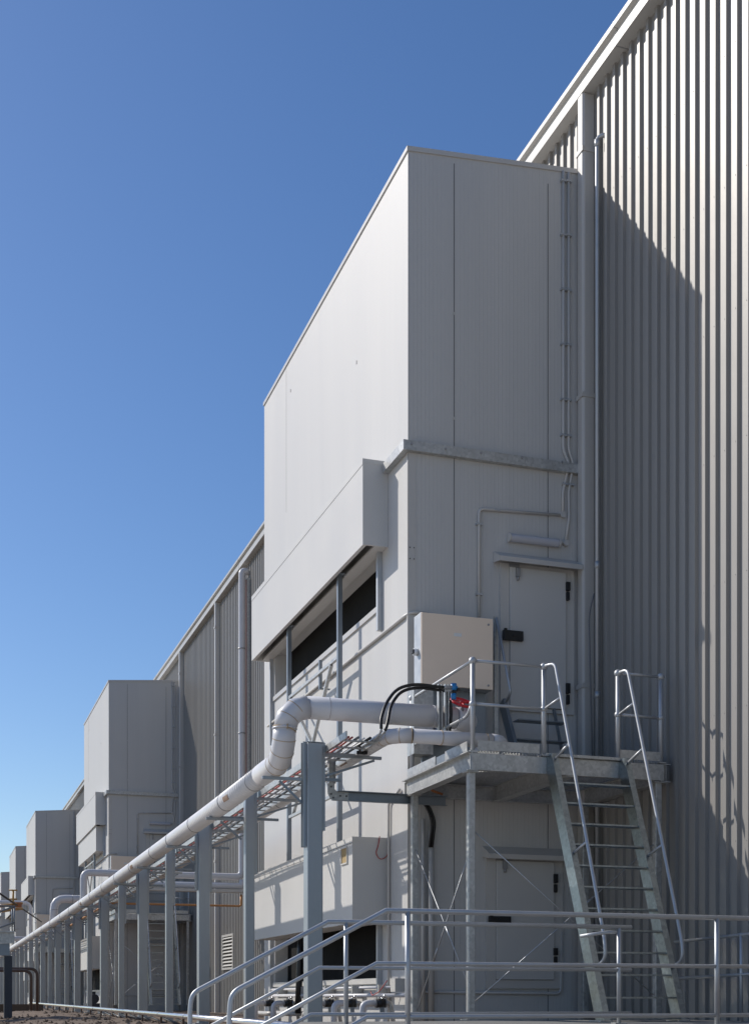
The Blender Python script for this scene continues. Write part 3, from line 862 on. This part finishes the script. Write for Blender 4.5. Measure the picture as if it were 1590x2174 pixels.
for yy in (18.4, 21.5, 25.5, 29, 33, 37, 41, 46): m.tube([(XQ, yy-.012, zq(yy)), (XQ, yy+.012, zq(yy))], rQ+.006, 22)
split('clamp_band', m, M['band'], sp)
for yy in (17.7, 24.4, 28.6):
    m = MB(); zz = zq(yy); a0 = math.radians(195); a1 = math.radians(225)
    pl = [(XQ+math.cos(a0+(a1-a0)*i/5)*(rQ+.006), zz+math.sin(a0+(a1-a0)*i/5)*(rQ+.006)) for i in range(6)]
    pl2 = [(XQ+math.cos(a0+(a1-a0)*i/5)*(rQ-.01), zz+math.sin(a0+(a1-a0)*i/5)*(rQ-.01)) for i in range(6)][::-1]
    m.prism(pl+pl2, 'y', yy-.15, yy+.15); obj('sticker', m, M['sticker'], sp)

# cable tray on the rack
tx0, tx1 = 4.95, 5.40
tr = thing('cable_tray', 'galvanised ladder cable tray on the rack between the two white pipes', 'cable tray', ((tx0+tx1)/2, 16, zq(16)))
def ztr(y): return zq(y) - .085
for x in (tx0, tx1):
    m = MB()
    ys_ = [15.9, 20.6, 30, 38, 50, 100]
    for a, b in zip(ys_, ys_[1:]): m.bar((x, a, ztr(a)+.045), (x, b, ztr(b)+.045), .02, .09)
    obj('side_rail', m, M['galv'], tr)
y = 16.1; n = 0
while y < 60 and n < 96:
    m = MB(); m.box(tx0+.011, tx1-.011, y-.02, y+.02, ztr(y)+.004, ztr(y)+.022); obj('rung', m, M['galv'], tr)
    y += .42; n += 1
for i, (dx, mt, r, nm, lb) in enumerate(((.06,'redcable',.016,'red_cable','red cable lying along the left edge of the rack tray'),
        (.11,'redcable',.014,'red_cable','red cable lying second from the left edge of the rack tray'),
        (.20,'greycable',.018,'grey_cable','thick grey cable lying along the middle of the rack tray'),
        (.27,'white',.012,'white_cable','thin white cable lying along the rack tray'),
        (.35,'hose',.02,'black_cable','black cable lying along the right side of the rack tray'))):
    m = MB(); pts = []
    y = 16.0
    while y < 96:
        pts.append((tx0+dx+.025*noise.noise(Vector((y*.5, i*7.3, 0))), y, ztr(y)+.024+r)); y += .8 if y < 50 else 4
    m.tube(pts, r, 6); tag(obj(nm, m, M[mt], loc=(tx0+dx, 16, ztr(16))), lb, 'cable')
# tray drop: perforated tray turning down and across to the plant room
td = thing('perforated_tray', 'perforated steel tray dropping from the rack and crossing under the platform', 'cable tray', (5.24, 17.5, 2.6+E))
YT = 17.52
p0 = at(703, 1607, Y=YT); p1 = at(703, 1690, Y=YT); p2 = at(946, 1701, Y=YT)
zc = (p1.z+p2.z)/2; hw = .065
m = MB()
m.box(p0.x-.05, p0.x+.05, YT, YT+.008, zc+.16, p0.z); m.box(p0.x-.05, p0.x-.044, YT-.06, YT, zc+.16, p0.z); m.box(p0.x+.044, p0.x+.05, YT-.06, YT, zc+.16, p0.z)
obj('drop_section', m, M['galv'], td)
m = MB()
m.prism([(p0.x-.05, zc+.158), (p0.x-.05, zc+.03), (p0.x-.01, zc-hw+.01), (p0.x+.06, zc-hw), (p0.x+.25, zc-hw), (p0.x+.25, zc+hw), (p0.x+.08, zc+hw), (p0.x+.05, zc+.09), (p0.x+.05, zc+.158)], 'y', YT-.0, YT+.008)
obj('bend_section', m, M['galv'], td)
m = MB()
for (dx, dz) in ((0,.12),(0,.02),(.03,-.03),(.13,0),(.22,0)):
    m.box(p0.x+dx-.014, p0.x+dx+.014, YT-.002, YT-.0003, zc+dz-.012, zc+dz+.012)
split('slot', m, M['joint'], td)
m = MB()
m.box(p0.x+.252, p2.x, YT, YT+.008, zc-hw, zc+hw); m.box(p0.x+.0, p2.x, YT-.07, YT-.0005, zc-hw-.008, zc-hw-.002); m.box(p0.x+.09, p2.x, YT-.07, YT-.0005, zc+hw-.01, zc+hw)
obj('cross_section', m, M['galv_dark'], td)
m = MB(); m.tube(fil([(p2.x-.1, 17.6, zc+.35), (p2.x-.22, 17.55, zc+.15), (p2.x-.05, 17.5, zc+.09)], .05), .018, 8); tag(obj('orange_cable', m, M['orange'], loc=(p2.x-.1, 17.6, zc+.1)), 'short orange cable on the perforated tray under the platform', 'cable')
for i in range(2):
    m = MB(); a = at(905+6*i, 1712, Y=17.6); b = at(918+6*i, 1745, Y=17.65); c = at(912+5*i, 1800, Y=17.68)
    m.tube(fil([a+Vector((-.12,0,.1)), a, b, c], .1), .02, 8)
    tag(obj('black_cable', m, M['hose'], loc=c), 'black cable dropping off the perforated tray, %s of the pair' % ('left' if i == 0 else 'right'), 'cable', 'black cables under the platform')

# ------------------------------------------------------------------ valve group on the big pipe
va = thing('pipe_valve', 'red handwheel valve on the end of the big white pipe', 'valve', (6.72, 16.45, PZR))
vc = at(984, 1500, Y=16.55); c = at(981, 1492, Y=16.3)
m = MB(); m.tube([(c.x, c.y, PZR+.06), (c.x, c.y, c.z)], .02, 10); obj('stem', m, M['galv_dark'], va)
ax = Vector((.12, -.62, 1)).normalized(); u = Vector((1,0,0)); u = (u-ax*u.dot(ax)).normalized(); v = ax.cross(u)
m = MB(); RW = .15
m.tube([c + u*RW*math.cos(t)+v*RW*math.sin(t) for t in [2*math.pi*i/28 for i in range(29)]], .019, 8, caps=False)
hw_ = obj('handwheel', m, M['red'], va)
m = MB()
for i in range(3):
    t = 2*math.pi*i/3+.4; m.tube([c, c + (u*math.cos(t)+v*math.sin(t))*RW], .014, 6)
m.ball(c, .035); obj('spoke', m, M['red'], hw_)
ac = thing('actuator_bracket', 'steel strut stand carrying a small blue actuator above the white pipes', 'actuator', (6.5, 16.3, PZ+.2))
for px in (934, 948):
    a = at(px, 1456, Y=16.2); b = at(px, 1552, Y=16.2)
    m = MB(); m.prism([(a.x-.026,16.24),(a.x-.026,16.18),(a.x-.012,16.18),(a.x-.012,16.19),(a.x-.02,16.19),(a.x-.02,16.234),(a.x+.02,16.234),(a.x+.02,16.19),(a.x+.012,16.19),(a.x+.012,16.18),(a.x+.026,16.18),(a.x+.026,16.24)], 'z', b.z-.1, a.z+.02)
    obj('strut', m, M['galv'], ac)
m = MB(); a = at(963, 1452, Y=16.2); b = at(963, 1486, Y=16.2)
m.tube([(a.x, 16.2, b.z), (a.x, 16.2, b.z+.08)], .035, 12); m.box(a.x-.03, a.x+.03, 16.17, 16.23, b.z+.14, a.z-.03); m.tube([(a.x, 16.2, a.z-.09), (a.x, 16.2, a.z-.0)], .042, 8); m.tube([(a.x-.05, 16.2, a.z-.05), (a.x+.05, 16.2, a.z-.05)], .025, 10)
obj('actuator', m, M['blue'], ac)
m = MB(); m.box(a.x-.028, a.x+.028, 16.175, 16.225, b.z+.07, b.z+.14); m.box(a.x+.04, a.x+.08, 16.17, 16.23, a.z-.1, a.z-.06); obj('cover', m, M['black'], ac)
m = MB(); p = at(956, 1540, Y=16.25); m.tube(fil([(a.x-.04, 16.23, b.z), (p.x+.02, 16.26, b.z-.15), (p.x-.01, 16.26, p.z-.12)], .1), .022, 8); obj('lead', m, M['hose'], ac)
for i, (o1_, nm) in enumerate(((0, 'upper'), (1, 'lower'))):
    q = lambda px, py, y: at(px, py, Y=y)
    if i == 0: path = [q(962,1459,16.2), q(942,1460,16.15), q(880,1452,16.1), q(842,1462,16.0), q(818,1495,15.85), q(808,1530,15.75), q(810,1552,15.7), q(800,1566,15.9), q(760,1590,16.8)]
    else: path = [q(962,1466,16.2), q(942,1467,16.2), q(885,1459,16.15), q(850,1468,16.05), q(829,1498,15.9), q(824,1530,15.78), q(818,1553,15.72), q(804,1567,15.95), q(768,1590,16.8)]
    pts = fil(path, .25, 6)
    R = thing('hydraulic_hose', 'black hose arching from the blue actuator down to the small pipe, %s of two' % nm, 'hose', path[5], 'black hoses over the white pipes')
    zcut = path[6].z
    n1 = next(j for j, p in enumerate(pts) if j > 10 and p.z < zcut+.03)
    m = MB(); m.tube(pts[4:n1+1], .021, 10); obj('rubber_hose', m, M['hose'], R)
    m = MB(); m.tube(pts[n1:], .016, 10); m.tube(pts[:5], .024, 10); split('steel_line', m, M['galv_tube'], R)
m = MB(); a = at(766, 1588, Y=16.7); m.box(a.x-.06, a.x+.08, 16.66, 16.7, a.z-.09, a.z-.05); m.box(a.x-.045, a.x-.02, 16.62, 16.66, a.z-.1, a.z+.02); m.box(a.x+.02, a.x+.045, 16.62, 16.66, a.z-.1, a.z-.0)
tag(obj('hose_clamp', m, M['black'], loc=a), 'black clamp holding two steel lines on the small pipe', 'clamp')
m = MB(); rc = at(806, 1780, Y=18.655)
def rq(px, py): 
    p = at(px, py, Y=18.64); return Vector((p.x, 18.64, p.z))
m.tube(fil([rq(806,1779)+Vector((0,0,.02)), rq(803,1797), rq(797,1812), rq(806,1826), rq(819,1822), rq(826,1808)], .1, 5), .007, 6)
tag(obj('red_cable', m, M['redcable'], loc=rq(806,1800)), 'thin red cable looping on the side of the nearest lower awning', 'cable')

# ------------------------------------------------------------------ branch pipes further along the rack
def branch(y, zr, x1, r, label, name='branch_pipe'):
    R = thing(name, label, 'pipe', (XP, y, zr), 'white branch pipes off the rack')
    p = fil([(XP, y+.9, zp(y)), (XP, y, zp(y)), (XP, y, zr), (x1, y, zr)], .42, 4)
    m = MB(); m.tube(p, r, 20); obj('pipe_run', m, M['clad_smooth'], R)
    m = MB()
    for x in (4.95, 6.0, 7.0):
        if x < x1: m.tube([(x-.01, y, zr), (x+.01, y, zr)], r+.005, 20)
    m.tube([(XP, y, zr-.42), (XP, y, zr-.40)], r+.006, 20)
    split('clamp_band', m, M['band'], R); return R
branch(49.9, 3.62+E, 6.86, .145, 'white pipe elbow crossing to the second plant room')
branch(85.9, 3.66+E, 6.86, .145, 'white pipe elbow crossing to the third plant room')
YW = 62.0; ZW_ = at(40, 1917, Y=YW).z
R = thing('branch_pipe', 'thin pale pipe at far left crossing over to the rack and dropping down', 'pipe', (XP, YW, ZW_), 'white branch pipes off the rack')
m = MB(); m.tube(fil([(-8, YW, ZW_), (XP+.02, YW, ZW_), (XP+.02, YW, zp(YW))], .35, 5), .085, 14); obj('pipe_run', m, M['clad_smooth'], R)
YR = 39.9; XR = 9.06; ZU, ZL = 3.69+E, 3.39+E
RB = thing('riser_pipe', 'tall white insulated riser up the ribbed wall, bending across to the rack', 'pipe', (XR, YR, ZL))
m = MB(); m.tube(fil([(XP, YR+.9, zp(YR)), (XP, YR, zp(YR)), (XP, YR, ZU), (XR, YR, ZU), (XR, YR, 12.9+E), (XR, YR, 13.1+E), (XW+.05, YR, 13.1+E)], .2, 4), .105, 20)
obj('pipe_run', m, M['clad_smooth'], RB)
m = MB()
for z in (11.0, 8.4, 6.1): m.tube([(XR, YR, z-.015), (XR, YR, z+.015)], .122, 18)
for x in (5.5, 6.6, 7.6): m.tube([(x-.01, YR, ZU), (x+.01, YR, ZU)], .119, 18)
split('clamp_band', m, M['band'], RB)
m = MB(); m.box(XR+.12, XR+.20, YR-.22, YR-.21, ZL-.5, 12.85+E); m.box(XR+.11, XR+.12, YR-.22, YR-.1, ZL-.5, 12.85+E); m.box(XR+.20, XR+.206, YR-.22, YR-.1, ZL-.5, 12.85+E)
tag(obj('riser_channel', m, M['galv'], loc=(XR+.2, YR, 0)), 'tall galvanised channel standing beside the white riser on the wall', 'channel')
m = MB(); m.tube([(XR+.10, YR-.15, ZL), (XR+.10, YR-.15, 12.8+E)], .009, 6)
tag(obj('red_cable', m, M['redcable'], loc=(XR+.13, YR, ZL)), 'red cable running up between the white riser and its channel', 'cable')
R = thing('return_pipe', 'white insulated pipe just below the riser cross pipe, behind the columns', 'pipe', (XR, YR-.1, ZL))
m = MB(); m.tube(fil([(5.6, YR-.15, ZL), (XR-.02, YR-.15, ZL), (XR-.02, YR-.15, ZU-.1)], .12, 4), .10, 18); obj('pipe_run', m, M['clad_smooth'], R)
m = MB(); m.box(5.6, XR+.02, YR-.3, YR, ZL-.20, ZL-.12); obj('support_tray', m, M['trim'], R)
m = MB(); zo = 2.79+E; m.tube(fil([(4.9, 52, zo-.15), (5.0, YR-.05, zo), (XR-.05, YR-.1, zo), (XR-.05, YR-.1, zo+.35)], .08, 4), .032, 10)
tag(obj('copper_pipe', m, M['copper'], loc=(XR, YR, zo)), 'thin orange copper pipe crossing behind the columns below the white pipes', 'pipe')

# ------------------------------------------------------------------ silver pipe along the ground edge
XG = 4.25
gp = thing('ground_pipe', 'silver clad pipe running low along the foot of the rack columns', 'pipe', (XG, 25, -.05))
def gzp(y): return -.05 + .002*(y-25)
m = MB(); m.tube([(XG, yy, gzp(yy)) for yy in (14, 25, 40, 62)], .048, 16); obj('pipe_run', m, M['inox'], gp)
m = MB()
for yy in (19.5, 23.2, 26.0, 29.2, 33.0, 37.0, 42): m.tube([(XG, yy-.02, gzp(yy)), (XG, yy+.02, gzp(yy))], .052, 16)
split('clamp_band', m, M['band'], gp)
y = 21.0
while y < 60:
    m = MB(); m.box(XG-.02, XG+.02, y-.02, y+.02, -.6, gzp(y)-.049); obj('pipe_leg', m, M['brown'], gp); y += 2.4
for i in range(9):  # black tubes stand in for post shadows on the dirt bank
    y = 24.2+1.5*i
    m = MB(); m.tube(fil([(XG+.02, y, gzp(y)-.05), (XG+.0, y-.4, -.13), (XG+.15, y-1.3, gz(XG+.2, y-1.3)-.01)], .2), .022, 8)
    tag(obj('shadow_streak', m, M['hose'], loc=(XG, y, -.1)), 'short black tube in place of a post shadow below the silver ground pipe', 'hose', 'shadow streaks under the ground pipe')

# ------------------------------------------------------------------ foreground handrails
def fore_rail(name, label, Y, posts, xend, rails_h=(1.05, .585, .115), ztop=None):
    R = thing(name, label, 'handrail', (3.98, Y, 0), 'handrails of the concrete landing')
    slope = math.tan(math.radians(27.7))
    for i, h in enumerate(rails_h):
        xb = 3.79 - .09*i
        xl_ = 2.41
        zl = h - slope*(xb-xl_)
        pts = [(xend, Y, h), (xb, Y, h), (xl_, Y, zl)]
        if i == 0: pts += [(xl_-.02, Y, zl-.16), (xl_-.02, Y, -1.2)]; pp = [pts[0], pts[1]] + fil([pts[1], pts[2], pts[3], pts[4]], .09, 6)[1:]
        else: pp = pts
        m = MB(); m.tube(pp, .024 if i == 0 else .019, 14); obj('rail', m, M['galv_tube'], R)
    for x in posts:
        m = MB(); m.tube([(x, Y, 0), (x, Y, rails_h[0]-.005)], .0245, 14); p = obj('post', m, M['galv_tube'], R)
        m = MB(); m.box(x-.07, x+.07, Y-.05, Y+.05, .001, .012); obj('base_plate', m, M['galv'], p)
    return R
fore_rail('landing_handrail', 'galvanised three-bar handrail nearest the camera, along the front of the landing', 11.0, (3.99, 7.14), 8.9)
fr2 = fore_rail('landing_handrail', 'galvanised three-bar handrail behind the nearest one, ending in front of ladder', 12.8, (3.98, 7.08), 7.23)
R = thing('wall_handrail', 'handrail along the ribbed wall at the right, ending beside the ladder', 'handrail', (8.96, 13.3, 0), 'handrails of the concrete landing')
for h in (1.05, .585):
    m = MB(); m.tube(fil([(8.96, 14.75, h-.06), (8.96, 11.3, h)], .05), .02, 12); obj('rail', m, M['galv_tube'], R)
for y in (13.3, 11.4):
    m = MB(); m.tube([(8.96, y, 0), (8.96, y, 1.04)], .021, 12); obj('post', m, M['galv_tube'], R)
m = MB(); c0 = at(1215, 1992, Y=13.2); m.tube(fil([at(1232, 1989, Y=13.0), at(1275, 1982, Y=12.86), at(1310, 1979, Y=12.8)], .1), .02, 12)
obj('rail_return', m, M['galv_tube'], fr2)

# ------------------------------------------------------------------ pipe manifold on the foot of the first plant room
def mv(px, py, x=6.36): return at(px, py, X=x)
hp = thing('header_pipe', 'pale horizontal header pipe fixed to the wall below the lower window strip', 'pipe', (6.36, 21, .3))
a, b = mv(862, 2112, 6.3), mv(566, 2117, 6.3)
zh = (a.z+b.z)/2
m = MB(); m.tube([(6.3, a.y, zh), (6.3, 25.6, zh)], .03, 10); obj('pipe_run', m, M['clad_smooth'], hp)
m = MB(); m.tube([(6.4, a.y, zh+.12), (6.4, 25.6, zh+.12)], .022, 10); obj('pipe_run', m, M['clad_smooth'], hp)
m = MB()
for yy in (18.6, 19.9, 21.4, 22.9, 24.6): m.box(6.28, 6.45, yy-.03, yy+.03, zh-.05, zh+.16)
split('bracket', m, M['galv'], hp)
m = MB(); p = mv(845, 2100, 6.3); m.box(6.22, 6.45, p.y-.1, p.y+.1, zh+.05, zh+.24); obj('junction_box', m, M['downpipe'], hp)
for i, px in enumerate((575, 615, 702, 749, 812)):
    p = mv(px, 2131, 6.15)
    R = thing('valve_manifold', 'pale bent pipe with black wrapped valve below the header pipe, %s from the left' % ORD[i], 'valve', (6.15, p.y, -.3), 'valves below the header pipe')
    z_ = p.z; y_ = p.y
    xv = 6.12
    m = MB(); m.tube(fil([(xv-.27, y_, -.4), (xv-.27, y_, z_), (xv-.06, y_, z_)], .13, 5), .05, 12); obj('inlet_elbow', m, M['clad_smooth'], R)
    m = MB(); m.tube([(xv-.075, y_, z_), (xv+.065, y_, z_)], .066, 14); vb = obj('valve_body', m, M['black'], R)
    m = MB(); m.tube([(xv+.066, y_, z_), (xv+.085, y_, z_)], .070, 14); m.tube([(xv-.09, y_, z_), (xv-.076, y_, z_)], .070, 14); split('flange', m, M['band'], vb)
    m = MB(); m.tube(fil([(xv+.086, y_, z_), (xv+.15, y_, z_), (xv+.23, y_-.05, -.4)], .06, 5), .036, 12); obj('outlet_elbow', m, M['galv'], R)
    m = MB(); m.tube([(xv, y_, z_+.06), (xv+.05, y_, zh-.02)], .012, 8); obj('bleed_line', m, M['inox'], R)
    m = MB(); m.ball((xv+.05, y_-.05, z_+.10), .028); obj('gauge', m, M['inox'], R)
    m = MB(); m.box(xv-.01, xv+.05, y_-.02, y_+.02, z_-.16, z_-.06); obj('drain_stub', m, M['galv_dark'], R)
for i, px in enumerate((546, 584, 648)):
    p = mv(px, 2152, 6.1)
    m = MB(); m.tube(fil([(6.1, p.y+.1, -.4), (6.1, p.y+.1, p.z), (6.1, p.y-1.0, p.z), (6.4, p.y-1.05, p.z)], .14, 5), .045, 12)
    tag(obj('drain_pipe', m, M['downpipe'], loc=p), 'pale low pipe bend near the ground under the manifold, %s from the left' % ORD[i], 'pipe', 'low pipe bends under the manifold')
m = MB(); p = mv(690, 2010, 6.0)
a = mv(634, 2040, 6.25); m.tube(fil([(6.3, a.y, 1.5), (6.27, a.y, .8), (6.25, a.y+.05, .0)], .2), .06, 10)
tag(obj('black_cable', m, M['hose'], loc=a), 'thick black cable hanging in front of the lower window strip', 'cable')
m = MB(); m.tube(fil([mv(822,2083,6.3), mv(805,2107,6.25), mv(790,2115,6.25), mv(787,2106,6.25)], .08), .008, 6)
tag(obj('red_cable', m, M['redcable'], loc=mv(805,2100,6.25)), 'thin red cable curling over the header pipe below the lower window', 'cable')

# ------------------------------------------------------------------ things at the far left
YL = 30.0
lp = thing('steel_walkway', 'small steel walkway on a dark post at the left edge of the photo', 'walkway', (1.5, YL, 0))
zt_ = at(28, 1981, Y=YL).z; zb_ = at(28, 2010, Y=YL).z
xe_ = at(31, 1990, Y=YL).x
m = MB(); m.box(-4, xe_, YL, YL+.02, zt_-.24, zt_); m.box(-4, xe_, YL-.05, YL+.8, zt_, zt_+.03); m.box(xe_-.02, xe_, YL+.02, YL+.8, zt_-.24, zt_-.001); obj('deck', m, M['galv'], lp)
m = MB(); m.box(-4, xe_-.1, YL+.05, YL+.25, zt_-.50, zt_-.242); obj('beam', m, M['galv_dark'], lp)
px_ = at(17, 2090, Y=YL+.1).x
m = MB(); m.box(px_-.085, px_+.085, YL+.03, YL+.22, -.7, zt_-.51); obj('leg', m, M['machine'], lp)
zr_ = at(30, 1925, Y=YL).z
for i in range(5):
    x = xe_-.05-.38*i; m = MB(); m.tube([(x, YL+.05, zt_), (x, YL+.05, zr_-.0)], .017, 8); obj('rail_post', m, M['galv_dark'], lp)
for (z0_, z1_) in ((zr_, zr_-.35), (zr_-.35, zr_-.70)):
    m = MB(); m.tube([(xe_, YL+.05, z0_), (xe_-2, YL+.05, z1_-.45)], .02, 8); obj('handrail', m, M['galv_dark'], lp)
m = MB(); m.tube([(xe_, YL+.05, zt_+.02), (xe_, YL+.05, zr_+.02)], .02, 8); m.tube([(xe_, YL+.05, zr_), (-4, YL+.05, zr_+.02)], .02, 8); obj('guard_rail', m, M['galv_dark'], lp)
# yellow gas pipes
YY = 33.0
R = thing('yellow_pipe', 'orange yellow gas pipes with a valve beyond the left walkway', 'pipe', at(20, 1925, Y=YY))
a = at(44, 1923, Y=YY); 
for py, py2 in ((1925, 1919), (1936, 1930)):
    p = at(0, py, Y=YY); e_ = at(46, py2, Y=YY+2.0); m = MB(); m.tube([p + (p-e_)*.8, e_], .035, 10); obj('pipe_run', m, M['yellow'], R)
m = MB(); c_ = at(28, 1908, Y=YY+1); m.tube([c_+Vector((0,0,-.25)), c_+Vector((0,0,.2))], .025, 8); m.tube([c_+Vector((-.1,0,.2)), c_+Vector((.1,0,.2))], .018, 8); m.tube([c_+Vector((-.09,0,-.02)), c_+Vector((.09,0,-.02))], .018, 8); obj('valve_stem', m, M['yellow'], R)
m = MB(); c_ = at(37, 1922, Y=YY+1.5); m.box(c_.x-.09, c_.x+.1, c_.y-.1, c_.y+.1, c_.z-.06, c_.z+.06); obj('valve_body', m, M['orange'], R)
m = MB(); a = at(-30, 1878, Y=27); b = at(88, 1958, Y=44); m.tube([a, b], .022, 8)
tag(obj('black_cable', m, M['hose'], loc=b), 'taut black cable slanting down from the left edge to the big pipe', 'cable')
for i, (px, py) in enumerate(((66, 2062), (79, 2058))):
    yy = 40.0 + .4*i; c_ = at(px, py, Y=yy)
    m = MB(); m.tube(fil([(-3, yy, c_.z), (c_.x, yy, c_.z), (c_.x, yy, -.6)], .22, 6), .045, 12)
    tag(obj('brown_pipe', m, M['brown'], loc=(c_.x, yy, -.2)), 'rusty brown pipe bending down to the ground at far left, %s of two' % ('left' if i == 0 else 'right'), 'pipe', 'brown pipes at the left')
m = MB(); yb_ = 46.0; m.box(-6, 3.6, yb_, yb_+.08, -.6, .05)
tag(obj('retaining_board', m, M['board'], loc=(0, yb_, -.3)), 'low brown retaining board on the dirt at the far left', 'board')
R = thing('pump_unit', 'dark pump unit standing between the rack columns near the second plant room', 'pump', (5.8, 46.6, -.25))
p = at(200, 2130, X=5.9); 
m = MB(); m.box(5.55, 6.15, p.y-.6, p.y+.5, -.3, .05); m.tube([(5.85, p.y-.55, .22), (5.85, p.y+.1, .22)], .18, 14); obj('pump_body', m, M['machine'], R)
m = MB(); m.tube([(5.85, p.y+.1, .22), (5.85, p.y+.45, .22)], .12, 12); m.box(5.78, 5.92, p.y-.3, p.y-.1, .4, .5); obj('motor', m, M['machine'], R)

# ------------------------------------------------------------------ light, sky, camera
sd = Vector((2.85, -3.12, -3.23)).normalized()
sun = bpy.data.lights.new('sun', 'SUN'); sun.energy = 3.2; sun.angle = math.radians(.53); sun.color = (1.0, .945, .87)
so = bpy.data.objects.new('sun', sun); C.objects.link(so); so.location = (-20, 30, 40)
so.rotation_euler = sd.to_track_quat('-Z', 'Y').to_euler()
wd = bpy.data.worlds.new('World'); SC.world = wd; wd.use_nodes = True
nt = wd.node_tree
bg = nt.nodes['Background']; sky = nt.nodes.new('ShaderNodeTexSky'); sky.sky_type = 'NISHITA'; sky.sun_disc = False
sky.sun_elevation = math.asin(-sd.z); sky.sun_rotation = math.atan2(-sd.x, -sd.y)
sky.altitude = 100; sky.air_density = 1.0; sky.dust_density = .5; sky.ozone_density = 3.0
bg.inputs['Strength'].default_value = .092
hs = nt.nodes.new('ShaderNodeHueSaturation'); hs.inputs['Saturation'].default_value = 1.19; hs.inputs['Hue'].default_value = .506; hs.inputs['Value'].default_value = 1.01
nt.links.new(sky.outputs[0], hs.inputs['Color']); nt.links.new(hs.outputs[0], bg.inputs[0])

cam = bpy.data.cameras.new('camera'); co = bpy.data.objects.new('camera', cam); C.objects.link(co)
co.location = (0, 0, E); co.rotation_euler = (math.pi/2, 0, -TH)
cam.sensor_fit = 'HORIZONTAL'; cam.sensor_width = 36; cam.lens = 36*F/1590
cam.shift_x = 0; cam.shift_y = (HY - 1087)/1590
cam.clip_start = .1; cam.clip_end = 5000
SC.camera = co
SC.view_settings.view_transform = 'Standard'; SC.view_settings.look = 'None'
SC.view_settings.exposure = .33; SC.view_settings.gamma = 1
SC.render.engine = 'CYCLES'
SC.cycles.use_denoising = True
SC.cycles.max_bounces = 6
